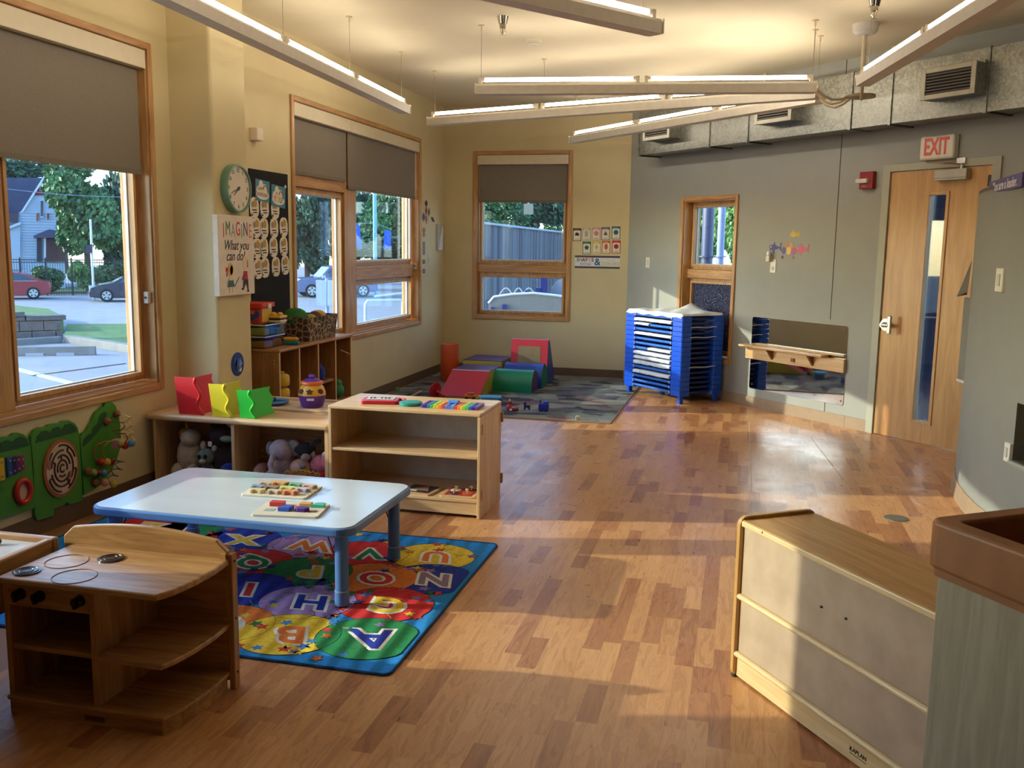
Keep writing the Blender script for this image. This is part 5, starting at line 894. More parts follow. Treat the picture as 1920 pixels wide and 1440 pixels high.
for ch, x, y, bc, lc, tl, sz in sorted(LET, key=lambda q: order[q[0]]):
    p = onz(x, y); k = order[ch]; BAL.append((p.x, p.y)); zb = .0073+.00012*k
    pl = clip(circ(p.x, p.y, .205, 36, .19), RUG[0]+.02, RUG[1]-.02, RUG[2]+.02, RUG[3]-.02)
    b_ = G().prism(pl, .0071, zb).obj('balloon', rg(bc), ru); G().tube([(a, b, zb) for a, b in pl], .001, 4, True).obj('outline', rg((20, 24, 40)), b_)
    G().tube([(p.x+.02*math.sin(q*1.1), min(p.y+.165+.02*q, RUG[3]-.03), zb+.0004) for q in range(5)], .0012, 4).obj('string', rg((40, 40, 60) if k % 2 else (206, 190, 150)), b_)
    w_ = txt(ch, sz, rg(WHT), b_, (p.x, p.y, .0094), rot=(0, 0, 180+tl), name='letter_outline', ext=.0001, offset=.02, sx=1.0, shear=-.25)
    txt(ch, sz, rg(lc), w_, (0, 0, .00025), rot=(0, 0, 0), name='letter', ext=.0001, offset=.006, shear=-.25)
rs = random.Random(11); SCOL = [(226, 200, 60), (206, 60, 46), (30, 50, 140), (214, 120, 50), (40, 120, 70), (150, 120, 180), (60, 130, 200)]
zs = .0093
for k in range(240):
    a = rs.uniform(-2.75, RUG[1]-.06); b = rs.uniform(RUG[2]+.05, RUG[3]-.05)
    if min((a-q[0])**2+((b-q[1])*1.25)**2 for q in BAL) < .0115: continue
    G().prism(star(a, b, rs.uniform(.024, .034), .48, 5, rs.uniform(0, 72)), .0071, zs+.0003).obj('star', rg(rs.choice(SCOL)), ru)
# ---- grey play carpet
def carpetmat():
    m, n, p = newmat('shard_carpet'); L = n.links.new; tc = N(n, 'ShaderNodeTexCoord'); mp = N(n, 'ShaderNodeMapping'); mp.inputs['Scale'].default_value = (3.4, 5.0, 1); mp.inputs['Rotation'].default_value = (0, 0, R(25)); L(tc.outputs['Object'], mp.inputs[0])
    ns = N(n, 'ShaderNodeTexNoise'); ns.inputs['Scale'].default_value = 1.4; L(mp.outputs[0], ns.inputs[0]); mx = N(n, 'ShaderNodeMix'); mx.data_type = 'VECTOR'; mx.inputs[0].default_value = .35; L(mp.outputs[0], mx.inputs[4]); L(ns.outputs['Color'], mx.inputs[5])
    vo = N(n, 'ShaderNodeTexVoronoi'); vo.inputs['Scale'].default_value = 2.2; L(mx.outputs[1], vo.inputs[0]); bw = N(n, 'ShaderNodeSeparateColor'); L(vo.outputs['Color'], bw.inputs[0])
    cr = N(n, 'ShaderNodeValToRGB'); cr.color_ramp.interpolation = 'CONSTANT'; e = cr.color_ramp.elements; e[0].color = (*lin((50, 52, 62)), 1)
    for pos, c in ((.14, (112, 116, 116)), (.34, (84, 92, 96)), (.48, (132, 130, 118)), (.62, (116, 84, 84)), (.70, (128, 132, 130)), (.84, (84, 80, 96)), (.92, (100, 106, 100))): q = e.new(pos); q.color = (*lin(c), 1)
    e[-1].color = (*lin((112, 112, 108)), 1); L(bw.outputs[0], cr.inputs[0]); L(cr.outputs[0], p.inputs['Base Color']); p.inputs['Roughness'].default_value = .95
    n2 = N(n, 'ShaderNodeTexNoise'); n2.inputs['Scale'].default_value = 260; L(tc.outputs['Object'], n2.inputs[0]); bn = N(n, 'ShaderNodeBump'); bn.inputs['Strength'].default_value = .4; bn.inputs['Distance'].default_value = .005; L(n2.outputs[0], bn.inputs['Height']); L(bn.outputs[0], p.inputs['Normal']); return m
cp = thing('play_carpet', 'grey shard patterned carpet under the soft blocks', 'rug')
CP = [(CARP[0], CARP[2]), (CARP[1], CARP[2]), (CARP[1], 10.36), (-1.32, 10.65), (CARP[0], 10.65)]
G().prism(CP, 0, .009).obj('pile', carpetmat(), cp); G().tube([(x, y, .006) for x, y in CP], .007, 6, True).obj('binding', clr((150, 138, 118), .8), cp)
CZ = .0092
# ---- soft play blocks
vin = lambda c: mat('vinyl_%02x%02x%02x' % c, c, .4, var=.04, scale=8, bump=.06, bscale=14)
Vp, Vy, Vr, Vg, Vb, Vo = vin((74, 38, 104)), vin((176, 160, 60)), vin((186, 46, 60)), vin((14, 122, 86)), vin((34, 66, 150)), vin((206, 78, 36))
def soft(label, loc=(0, 0, 0)): return thing('soft_block', label, 'soft block', loc, 0, 'vinyl soft play blocks')
r = soft('upright orange vinyl soft cylinder', (-3.115, 9.86, CZ)); G().lathe([(0, 0), (.098, 0), (.102, .006), (.102, .40), (.098, .408), (0, .41)], n=32).obj('drum', Vo, r, auto=True); G().tube([(.101*math.cos(2*math.pi*i/32), .101*math.sin(2*math.pi*i/32), .404) for i in range(32)], .004, 6, True).obj('piping', Vo, r)
def pane_(r, nm, pts, m, t=.004):
    """a vinyl face slightly proud of the block"""
    q = [Vector(p) for p in pts]; n = (q[1]-q[0]).cross(q[2]-q[0]).normalized()*t; k = len(q)
    G().add([p-n*.2 for p in q]+[p+n for p in q], [tuple(range(k)), tuple(range(k, 2*k))]+[(i, (i+1) % k, k+(i+1) % k, k+i) for i in range(k)]).obj(nm, m, r)
r = soft('red vinyl ramp with purple top and yellow sides', (0, 0, CZ)); a0, a1, b0, b1, b2, h = -2.86, -2.455, 8.72, 9.15, 9.60, .22
G().prism([(b0, 0), (b2, 0), (b2, h), (b1, h), (b0, .012)], a0, a1, 'x').obj('core', Vy, r, bev=.006)
pane_(r, 'ramp_face', [(a0, b0, .014), (a1, b0, .014), (a1, b1, h), (a0, b1, h)], Vr); pane_(r, 'top_face', [(a0, b1, h), (a1, b1, h), (a1, b2, h), (a0, b2, h)], Vp); G().b(a0, a1, b1-.012, b1+.006, h, h+.006).obj('seam_band', clr((226, 206, 206), .5), r)
r = soft('yellow vinyl step block with purple top by the wall', (0, 0, CZ)); G().b(-2.92, -2.48, 9.73, 10.24, 0, .25).obj('core', Vy, r, bev=.008); G().b(-2.92, -2.48, 9.73, 10.24, .25, .256).obj('top_face', Vp, r)
def half(y0, y1, h, n=12): return [(y0, 0)]+[(y0+(y1-y0)*(.5-.5*math.cos(math.pi*i/n)), h*.35+h*.65*math.sin(math.pi*i/n)) for i in range(n+1)]+[(y1, 0)]
r = soft('green vinyl half-round block with purple ends', (0, 0, CZ)); G().prism(half(9.24, 9.56, .22), -2.455, -2.045, 'x').obj('core', Vg, r, auto=True); G().prism(half(9.244, 9.556, .217), -2.045, -2.04, 'x').obj('end_face', Vp, r); G().tube([(-2.043, a, b) for a, b in half(9.24, 9.56, .22)], .004, 5).obj('piping', Vg, r)
r = soft('blue vinyl block with green end behind half-round', (0, 0, CZ)); G().prism(half(9.575, 9.87, .25), -2.43, -2.01, 'x').obj('core', Vb, r, auto=True); G().prism(half(9.58, 9.865, .246), -2.01, -2.005, 'x').obj('end_face', Vg, r)
r = soft('red vinyl wedge block with a framed mirror', (0, 0, CZ)); a0, a1, b0, b1, h = -2.43, -2.02, 9.885, 10.36, .475
G().prism([(b0, 0), (b1, 0), (b0+.16, h), (b0+.07, h)], a0, a1, 'x').obj('core', Vb, r, bev=.008)
f = lambda u, v: (a0+(a1-a0)*u, b0+.07*v-.0005, h*v)
pane_(r, 'front_face', [f(0, .02), f(1, .02), f(1, 1), f(0, 1)], Vr); pane_(r, 'mirror_sheet', [Vector(f(.18, .42))+Vector((0, -.004, 0)), Vector(f(.82, .42))+Vector((0, -.004, 0)), Vector(f(.8, .86))+Vector((0, -.004, 0)), Vector(f(.2, .86))+Vector((0, -.004, 0))], mat('soft_mirror', (140, 122, 92), .4, metal=.3), .002)
pane_(r, 'top_face', [(a0, b0+.07, h), (a1, b0+.07, h), (a1, b0+.16, h), (a0, b0+.16, h)], Vr)
# ---- small toys on the carpet
def toyat(nm, label, x, y, parts, rz=0, cat='toy'): p = onz(x, y, CZ); return blob(nm, label, cat, (p.x, p.y, CZ), parts, rz, 'toys left on the play carpet')
toyat('toy_cone', 'red toy disc on a handle lying by the ramp', 819, 744, [('disc', (176, 20, 36), ('c', ((-.02, 0, .072), (-.012, -.01, .07), .072, .072, 28))), ('handle', (190, 40, 60), ('c', ((0, -.0, .06), (.07, -.07, .02), .014, .011, 12)))], 20)
toyat('toy_bus', 'orange toy vehicle in front of the ramp', 882, 750, [('body', (206, 110, 40), ('b', (-.06, .06, -.03, .03, .02, .055), .012)), ('cab', (196, 96, 36), ('b', (-.03, .04, -.028, .028, .055, .075), .008)), ('wheel', (60, 40, 30), ('c', ((-.035, -.032, .018), (-.035, .032, .018), .018))), ('wheel', (60, 40, 30), ('c', ((.035, -.032, .018), (.035, .032, .018), .018)))], 10)
toyat('toy_car', 'green and yellow toy car behind the xylophone', 900, 752, [('body', (120, 150, 60), ('b', (-.04, .04, -.022, .022, .012, .04), .01)), ('roof', (206, 190, 80), ('b', (-.02, .025, -.02, .02, .04, .055), .006))], -10)
toyat('toy_tub', 'white and blue plastic toy box on the carpet', 920, 756, [('box', (206, 220, 230), ('b', (-.1, .09, -.07, .07, 0, .05), .012)), ('lid', (70, 150, 200), ('b', (-.095, .105, -.075, .075, .05, .07), .012)), ('panel', (40, 110, 170), ('b', (.06, .108, -.06, .06, .015, .05), .005))], 8)
toyat('toy_figure', 'red standing toy beside the open shelf', 934, 778, [('base', (166, 16, 24), ('b', (-.025, .025, -.025, .025, 0, .085), .012)), ('post', (196, 30, 36), ('c', ((0, 0, .085), (0, 0, .11), .014))), ('side', (186, 120, 40), ('b', (-.03, -.015, -.02, .02, .05, .1), .006))])
toyat('toy_doll', 'toy doll in pink lying on the carpet', 958, 770, [('body', (196, 60, 100), ('e', (-.02, 0, .03), (.03, .025, .03))), ('head', (140, 76, 56), ('e', (-.01, 0, .075), (.018, .018, .02))), ('hat', (226, 190, 120), ('c', ((-.012, 0, .088), (-.014, 0, .108), .01, .004))), ('legs', (120, 24, 30), ('b', (-.01, .07, -.02, .02, 0, .028), .01)), ('shoe', (226, 206, 200), ('e', (.01, -.03, .012), (.014, .014, .012))), ('skirt', (206, 110, 130), ('e', (.03, 0, .03), (.03, .022, .012)))], -8)
toyat('toy_horse', 'small dark blue toy animal on the carpet', 988, 768, [('body', (26, 36, 90), ('b', (-.03, .03, -.015, .015, .018, .045), .01)), ('leg', (30, 40, 100), ('b', (-.028, -.016, -.014, .014, 0, .02), .003)), ('leg', (30, 40, 100), ('b', (.016, .028, -.014, .014, 0, .02), .003)), ('head', (28, 40, 100), ('e', (-.02, 0, .055), (.014, .012, .016)))])
toyat('toy_robot', 'glossy blue toy robot block on the carpet', 1019, 771, [('body', (28, 44, 160), ('b', (-.045, .045, -.03, .03, .012, .075), .012)), ('head', (34, 56, 176), ('b', (.0, .042, -.025, .025, .075, .095), .008)), ('leg', (24, 36, 130), ('b', (-.042, -.012, -.028, .028, 0, .014), .004)), ('leg', (24, 36, 130), ('b', (.012, .042, -.028, .028, 0, .014), .004)), ('peg', (20, 24, 60), ('c', ((-.03, 0, .075), (-.03, 0, .1), .006)))])
toyat('toy_cube', 'cream wooden cube on the carpet near its edge', 1083, 787, [('cube', (206, 196, 166), ('b', (-.017, .017, -.017, .017, 0, .034), .004))], 12)
toyat('toy_truck', 'small black toy truck near the end wall', 1137, 706, [('body', (30, 26, 30), ('b', (-.06, .055, -.03, .03, .018, .06), .006)), ('grille', (206, 196, 190), ('b', (-.066, -.06, -.022, .022, .02, .045), .003)), ('cab', (34, 30, 36), ('b', (-.01, .05, -.028, .028, .06, .085), .006)), ('wheel', (20, 18, 18), ('c', ((-.035, -.034, .018), (-.035, .034, .018), .018))), ('wheel', (20, 18, 18), ('c', ((.035, -.034, .018), (.035, .034, .018), .018)))])
p = onz(738, 736); blob('toy_cube', 'small green cube by the left wall baseboard', 'toy', (-3.36, p.y, CZ), [('cube', (96, 150, 96), ('b', (-.025, .025, -.025, .025, 0, .045), .005))], 15, 'toys left on the play carpet')
toyat('toy_stick', 'thin tan wooden stick behind the open shelf', 772, 752, [('stick', (196, 160, 110), ('t', ([(-.07, -.03, .01), (0, 0, .05), (.09, .03, .1)], .008, 6)))])
# ---- stack of cots
cbl = mat('cot_plastic', (16, 82, 214), .3, var=.03); cfa = mat('cot_fabric', (18, 44, 116), .6, var=.05, scale=60); wht = mat('sheet_cotton', (226, 226, 232), .85, var=.03, scale=16, bump=.4, bscale=18, c2=(196, 206, 224))
S0, S1_, O0, O1 = .775, 1.69, -.575, -.045; CW, CL = (O1-O0)/2, (S1_-S0)/2; NC = 16; PIT = .0485; ZB = .075
cc_ = gl((S0+S1_)/2, (O0+O1)/2)
def cot():
    r = thing('stacking_cot', None, 'cot', (cc_[0], cc_[1], ZB), GR, 'stacked blue cots')
    for sx in (-1, 1):
        for sy in (-1, 1):
            x, y = sx*(CL-.078), sy*(CW-.062)
            G().prism(rrect(x-.08, x+.08, y-.064, y+.064, .02, 4), .001, PIT-.0015).obj('corner_leg', cbl, r, bev=.003)
        G().cyl((sx*(CL-.05), -CW+.12, .026), (sx*(CL-.05), CW-.12, .026), .013, n=12).obj('end_rail', cfa, r, auto=True)
    for sy in (-1, 1):
        G().cyl((-CL+.15, sy*(CW-.02), .027), (CL-.15, sy*(CW-.02), .027), .0145, n=12).obj('side_rail', mat('cot_rail', (30, 98, 196), .5, var=.05), r, auto=True)
    G().b(-CL+.06, CL-.06, -CW+.02, CW-.02, .022, .027).obj('sling', cfa, r)
    for sx in (-1, 1): G().tube([(sx*(CL-.168), -CW-.002, .04), (sx*(CL-.162), -CW-.004, .026), (sx*(CL-.168), -CW-.0, .012)], .004, 5).obj('elastic', clr((206, 206, 214), .7), r)
    return r
ORD = ['topmost', 'second', 'third', 'fourth', 'fifth', 'sixth', 'seventh', 'eighth', 'ninth', 'tenth', 'eleventh', 'twelfth', 'thirteenth', 'fourteenth', 'fifteenth', 'lowest']
c_ = cot(); cots = []
for k in range(NC):
    lab = ('%s blue stacking cot of the stack' % ORD[NC-1-k]) if k in (0, NC-1) else ('%s blue stacking cot counted from the top of the stack' % ORD[NC-1-k])
    q = c_ if k == 0 else dup(c_, (cc_[0], cc_[1], ZB+PIT*k)); q['label'] = lab; cots.append(q)
for sx in (-1, 1):
    for sy in (-1, 1): G().b(sx*(CL-.045)-.022, sx*(CL-.045)+.022, sy*(CW-.045)-.022, sy*(CW-.045)+.022, -ZB, 0).obj('foot', cbl, cots[0], bev=.004)
# sheets: white cloth folded over the rails of some cots
def sheet(k, nm, x0, x1, drop, end=False, seed=0):
    r_ = random.Random(seed); r = thing('cot_sheet', '%s white crib sheet visible in the cot stack side' % nm, 'sheet', (cc_[0], cc_[1], ZB+PIT*k), GR, 'white sheets on the cots')
    n = 22; g = G(); yF = -CW+.003
    for i in range(n+1):
        x = x0+(x1-x0)*i/n; w_ = r_.uniform(-.003, .004); d_ = drop*(.8+.35*r_.random())
        g.v += [(x, yF+.11, .0435), (x, yF+.02, .0445+w_*.5), (x, yF-.008+w_, .040), (x, yF-.012+w_, .026), (x, yF-.011+w_, .026-d_)]
    g.f = [(5*i+j, 5*i+j+1, 5*i+j+6, 5*i+j+5) for i in range(n) for j in range(4)]; o = g.obj('cloth', wht, r, smooth=True); q = o.modifiers.new('t', 'SOLIDIFY'); q.thickness = .003
    if end: G().tube([(CL-.002+.004, -CW+.1+(2*CW-.2)*i/8, .04+.004*math.sin(i)) for i in range(9)], .004, 5).obj('hem', wht, r)
H = CL-.162
for k, nm, x0, x1, dr_, e in ((14, 'uppermost', -H, H, .012, 0), (11, 'second', -H, H, .006, 1), (8, 'third', -H*.2, H, .008, 0), (7, 'fourth', -H, H, .016, 0), (6, 'fifth', -H, H, .014, 0), (5, 'sixth', -H, H, .018, 1), (3, 'lowest', -H, H, .016, 0), (13, 'thin upper', -H, -H*.2, .004, 1)): sheet(k, nm, x0, x1, dr_, e, k)
# rumpled top sheet
ts = thing('cot_sheet', 'rumpled white sheet spread over the top cot', 'sheet', (cc_[0], cc_[1], ZB+PIT*NC), GR, 'white sheets on the cots'); g = G(); nx, ny = 40, 26; r_ = random.Random(5); ph = [(r_.uniform(8, 26), r_.uniform(8, 26), r_.uniform(0, 6), r_.uniform(.003, .007)) for _ in range(7)]
for i in range(nx+1):
    for j in range(ny+1):
        x = -CL+.015+(2*CL-.03)*i/nx; y = -CW-.008+(2*CW+.0)*j/ny; z = .012+sum(a*(1+math.sin(kx*x+ky*y+p_)) for kx, ky, p_, a in ph)*.38
        z += .08*math.exp(-(abs(x-.02)/.09)**1.3-(abs(y-.2)/.12)**1.3)
        if j == 0: z = -.012-.006*math.sin(x*30)
        if i in (0, nx): z = min(z, .006)
        g.v.append((x, y, z))
g.f = [(i*(ny+1)+j, (i+1)*(ny+1)+j, (i+1)*(ny+1)+j+1, i*(ny+1)+j+1) for i in range(nx) for j in range(ny)]; o = g.obj('cloth', mat('print_cotton', (232, 232, 236), .85, scale=14, c2=(196, 212, 230)), ts, smooth=True)
# ================================================================= OUTSIDE
def gz(x, y):
    D = math.hypot(x, y); return -.6-1.1*min(max((D-21)/27, 0), 1)
def gnd(px, py):
    d = ray(px, py); h = math.hypot(d.x, d.y); lo, hi = 3.0, 140.0
    for _ in range(50):
        m_ = (lo+hi)/2; p = EYE+d*(m_/h)
        if p.z > gz(p.x, p.y): lo = m_
        else: hi = m_
    p = EYE+d*(lo/h); p.z = gz(p.x, p.y); return p
m_asph = mat('asphalt', (150, 152, 156), .85, var=.06, scale=1.2, detail=6, bump=.1, bscale=80); m_grass = mat('lawn', (92, 128, 60), .9, scale=3, c2=(66, 100, 48), detail=6)
g = G(); RR = [3.8, 8, 12, 16, 20, 21, 25, 30, 36, 42, 48, 56, 70, 130]; AZ = [R(20+5*i) for i in range(37)]
for r_ in RR:
    for a in AZ: x, y = r_*math.cos(a), r_*math.sin(a); g.v.append((x, y, gz(x, y)))
na = len(AZ); g.f = [(i*na+j, i*na+j+1, (i+1)*na+j+1, (i+1)*na+j) for i in range(len(RR)-1) for j in range(na-1)]
tag(g.obj('ground', m_asph), 'grey asphalt parking lot and street outside', kind='structure')
def patch(name, label, pts, m, lift=.02, kind='structure', cat=None):
    P = [gnd(*q) for q in pts]; n = len(P); b = bpy.data.meshes.new(name); b.from_pydata([(p.x, p.y, p.z+lift) for p in P]+[(p.x, p.y, p.z-.05) for p in P], [], [tuple(range(n))]+[(i, (i+1) % n, n+(i+1) % n, n+i) for i in range(n)]); b.materials.append(m)
    o = bpy.data.objects.new(name, b); COL.objects.link(o); return tag(o, label, cat, kind=kind)
patch('lawn', 'sunny grass corner beyond the curb outside the near window', [(120, 636), (200, 645), (330, 668), (330, 612), (240, 611), (126, 611)], m_grass, .06)
patch('lawn', 'grass behind the block retaining wall outside', [(-150, 632), (120, 625), (92, 604), (40, 596), (0, 585), (-150, 575)], m_grass, .42)
patch('verge', 'grass verge behind the passing cars', [(-150, 552), (330, 549), (330, 538), (-150, 540)], mat('verge_green', (84, 112, 64), .9, scale=1, c2=(62, 86, 50)), .05)
line_ = clr((206, 214, 200), .8)
def stripe(nm, label, a, b, w_, m, cat='road marking'):
    A, B = gnd(*a), gnd(*b); d = (B-A).normalized(); s_ = Vector((-d.y, d.x, 0))*w_/2
    o = G().add([A-s_, A+s_, B+s_, B-s_, *[p+Vector((0, 0, .012)) for p in (A-s_, A+s_, B+s_, B-s_)]], [(0, 1, 2, 3), (4, 5, 6, 7), (0, 1, 5, 4), (1, 2, 6, 5), (2, 3, 7, 6), (3, 0, 4, 7)]).obj(nm, m); tag(o, label, cat)
stripe('parking_line', 'pale painted parking line outside the near window', (0, 684), (160, 726), .12, line_)
stripe('pavement_joint', 'dark joint crossing the parking lot', (60, 705), (235, 682), .04, clr((110, 106, 106), .8), 'joint')
# wheel stop, kerb, retaining wall
conc = mat('concrete', (140, 136, 130), .85, var=.08, scale=5, bump=.2, bscale=30)
def along(A, B): d = (B-A); return Matrix.Translation(A)@Matrix.Rotation(math.atan2(d.y, d.x), 4, 'Z'), math.hypot(d.x, d.y)
M, ln = along(gnd(-14, 668), gnd(178, 666)); ws = thing('wheel_stop', 'concrete parking wheel stop outside the near window', 'wheel stop'); ws.matrix_world = M
G().prism([(0, 0), (.16, 0), (.13, .16), (.03, .16)], 0, ln, 'x').obj('bar', conc, ws, bev=.01)
for x in (.32, .62): G().b(ln*x, ln*x+.3, -.012, .01, 0, .05).obj('drain_slot', clr((180, 178, 186), .8), ws)
M, ln = along(gnd(118, 643), gnd(330, 676)); o = thing('kerb', 'grey kerb around the grass corner', 'kerb'); o.matrix_world = M; G().b(0, ln, 0, .18, -.02, .16).obj('kerb_stone', conc, o, bev=.02)
M, ln = along(gnd(-60, 654), gnd(118, 643)); o = thing('kerb', 'grey kerb in front of the block wall', 'kerb'); o.matrix_world = M; G().b(0, ln, 0, .18, -.02, .12).obj('kerb_stone', conc, o, bev=.02)
M, ln = along(gnd(-130, 650), gnd(124, 640)); rw = thing('retaining_wall', 'stepped block retaining wall by the parking lot', 'wall'); rw.matrix_world = M
blk = mat('split_block', (124, 114, 108), .9, var=.12, scale=9, bump=.6, bscale=26); bw = .46; k = 0
for row, (z0, h_) in enumerate(((0, .21), (.215, .21))):
    x = -.23*(row % 2)
    while x < ln-.02:
        a, b = max(x, 0)+.006, min(x+bw, ln if row == 0 else ln-.02)-.006
        if b-a > .05 and (row == 0 or True): G().b(a, b, .2+rnd.uniform(-.008, .008), .5, z0, z0+h_-.006).obj('block', blk, rw, bev=.012)
        x += bw
x = 0
while x < ln-.75: b = min(x+.6, ln-.72); G().b(x+.004, b-.004, .17, .52, .52, .62).obj('cap_stone', blk, rw, bev=.012); G().b(x+.004, b-.004, .2, .5, .43, .515).obj('block', blk, rw, bev=.012); x += .6
G().b(ln-.7, ln+.06, .17, .52, .43, .53).obj('cap_stone', blk, rw, bev=.012)
# cars
def car(name, label, px_c, py, body, prof, glassp, wheels, W=1.78, sgn=-1, D=None):
    P = gnd(px_c, py); u = Vector((-.78, -.62, 0)); r = thing(name, label, 'car', (P.x, P.y, P.z), math.degrees(math.atan2(u.y, u.x))); m = mat('carpaint_%02x%02x%02x' % body, body, .25, var=.02, coat=.6)
    # local x is forward (to image left); the side facing us is local -y ... mirrored so either flank works
    b_ = G().prism(prof, -W/2, W/2, 'y').obj('body', m, r, bev=.05, seg=3)
    for s_ in (-1, 1):
        for q in glassp: G().prism(q, s_*W/2-.01 if s_ > 0 else -W/2-.012, s_*W/2+.012 if s_ > 0 else -W/2+.01, 'y').obj('side_window', mat('car_glass', (70, 92, 112), .1), r)
        for wx, wr_ in wheels:
            w_ = G().cyl((wx, s_*(W/2-.12), wr_), (wx, s_*(W/2+.02), wr_), wr_, n=24).obj('wheel', clr((30, 30, 34), .7), r); G().cyl((wx, s_*(W/2+.0), wr_), (wx, s_*(W/2+.03), wr_), wr_*.66, n=20).obj('rim', mat('alloy', (190, 196, 204), .3, metal=.8), w_)
            for k in range(5): a = 2*math.pi*k/5; G().b(-wr_*.09, wr_*.09, -.004, .004, wr_*.25, wr_*.6).xf(Matrix.Translation((wx, s_*(W/2+.034), wr_))@Matrix.Rotation(a, 4, 'Y')).obj('spoke_gap', clr((50, 52, 58), .6), w_)
    return r
SED = [(-2.2, .32), (-2.25, .62), (-2.18, .92), (-1.75, 1.0), (-1.05, 1.34), (-.5, 1.45), (.15, 1.43), (.6, 1.28), (1.1, 1.0), (1.75, .88), (2.15, .74), (2.25, .5), (2.2, .26), (1.75, .2), (-1.75, .2)]
SEDG = [[(-1.5, 1.0), (-1.0, 1.28), (-.5, 1.38), (-.35, 1.38), (-.35, 1.0)], [(-.28, 1.0), (-.28, 1.38), (.12, 1.36), (.5, 1.22), (.85, 1.0)]]
rc = car('car', 'red sedan passing on the street outside', 10, 560, (150, 40, 56), SED, SEDG, [(-1.4, .33), (1.4, .33)])
G().b(-2.27, -2.1, -.7, -.5, .72, .86).b(-2.27, -2.1, .5, .7, .72, .86).obj('tail_light', clr((220, 60, 60), .3), rc); G().b(-1.6, 1.5, -.905, -.895, .97, .99).b(-1.6, 1.5, .895, .905, .97, .99).obj('trim_strip', m_steel, rc)
dc = car('car', 'dark grey car with headlight at right of the near window', 253, 564, (46, 48, 66), SED, SEDG, [(-1.4, .34), (1.4, .34)])
G().b(1.75, 2.22, -.86, -.6, .62, .8).b(1.75, 2.22, .6, .86, .62, .8).obj('headlight', clr((200, 210, 226), .2), dc); G().b(2.18, 2.27, -.7, .7, .3, .42).obj('bumper_trim', m_steel, dc)
SUV = [(-2.45, .4), (-2.5, .9), (-2.42, 1.15), (-2.3, 1.75), (-1.9, 1.86), (.2, 1.86), (.5, 1.8), (1.05, 1.2), (2.2, 1.1), (2.45, .95), (2.5, .5), (2.4, .32), (-2.3, .32)]
SUVG = [[(-2.2, 1.22), (-2.1, 1.68), (-1.1, 1.74), (-1.1, 1.22)], [(-1.0, 1.22), (-1.0, 1.74), (-.1, 1.74), (-.1, 1.22)], [(0, 1.22), (0, 1.74), (.38, 1.72), (.85, 1.22)]]
sc_ = car('car', 'grey blue sport utility car outside the wide window', 626, 556, (104, 114, 150), SUV, SUVG, [(-1.55, .4), (1.55, .4)], 1.95)
G().b(2.2, 2.47, -.9, -.65, .8, .98).b(2.2, 2.47, .65, .9, .8, .98).obj('headlight', clr((206, 216, 230), .2), sc_); G().b(.75, .95, -1.12, -.98, 1.15, 1.32).b(.75, .95, .98, 1.12, 1.15, 1.32).obj('side_mirror', clr((190, 200, 214), .3), sc_)
# vertical planes facing the camera at a distance: photo outline -> metres in that plane
class VP:
    def __init__(s, px, py, D):
        s.P = atd(px, py, D); d = ray(px, py); d.z = 0; s.n = d.normalized(); s.u = Vector((s.n.y, -s.n.x, 0)); s.rz = math.degrees(math.atan2(s.u.y, s.u.x)); s.g = gz(s.P.x, s.P.y)
    def uz(s, px, py): d = ray(px, py); t = (s.P-EYE).dot(s.n)/d.dot(s.n); q = EYE+d*t; return (q-s.P).dot(s.u), q.z
    def poly(s, pts): return [s.uz(*q) for q in pts]
    def root(s, name, label, cat, **k): return thing(name, label, cat, (s.P.x, s.P.y, 0), s.rz, **k)
hv = VP(40, 480, 68); ho = hv.root('house', 'white clapboard house with dark roof across the street', 'house'); sid = mat('siding', (186, 200, 222), .7, var=.03, stretch=(.05, .05, 9), scale=3); rf = mat('shingle_roof', (70, 76, 104), .85, var=.1, scale=4)
G().prism(hv.poly([(36, 560), (36, 398), (42, 394), (82, 334), (122, 396), (122, 560)]), 0, 9, 'y').obj('gable_wall', sid, ho); G().prism(hv.poly([(-90, 560), (-90, 395), (38, 395), (38, 560)]), .6, 9, 'y').obj('side_wall', sid, ho)
for k in range(26): z = hv.uz(40, 400+k*5.2)[1]; a, b = hv.uz(38, 450)[0], hv.uz(120, 450)[0]; G().b(a, b, -.03, 0, z, z+.02).obj('clapboard', mat('siding_edge', (150, 166, 196), .7), ho)
G().prism(hv.poly([(-90, 398), (-90, 333), (81, 333), (86, 336), (44, 398)]), .1, 4.5, 'y').obj('roof', rf, ho); G().prism(hv.poly([(82, 330), (40, 396), (43, 398), (82, 338), (122, 400), (125, 398)]), -.35, .1, 'y').obj('barge_board', clr((206, 214, 230), .6), ho)
G().prism(hv.poly([(82, 340), (64, 366), (100, 366)]), -.1, -.02, 'y').obj('gable_shingles', clr((150, 44, 60), .7), ho)
for q, c in ((((67, 398), (73, 398), (73, 416), (67, 416)), (130, 50, 60)), (((75, 374), (82, 374), (82, 408), (75, 408)), (66, 70, 96)), (((87, 399), (93, 399), (93, 412), (87, 412)), (110, 50, 60)), (((74, 345), (82, 345), (82, 358), (74, 358)), (206, 206, 220))): w_ = G().prism(hv.poly(q), -.12, 0, 'y').obj('window', clr((206, 212, 226), .5), ho); cx_ = sum(a for a, b in q)/4; cy_ = sum(b for a, b in q)/4; G().prism(hv.poly([((a-cx_)*.7+cx_, (b-cy_)*.85+cy_) for a, b in q]), -.16, -.12, 'y').obj('pane', clr(c, .2), w_)
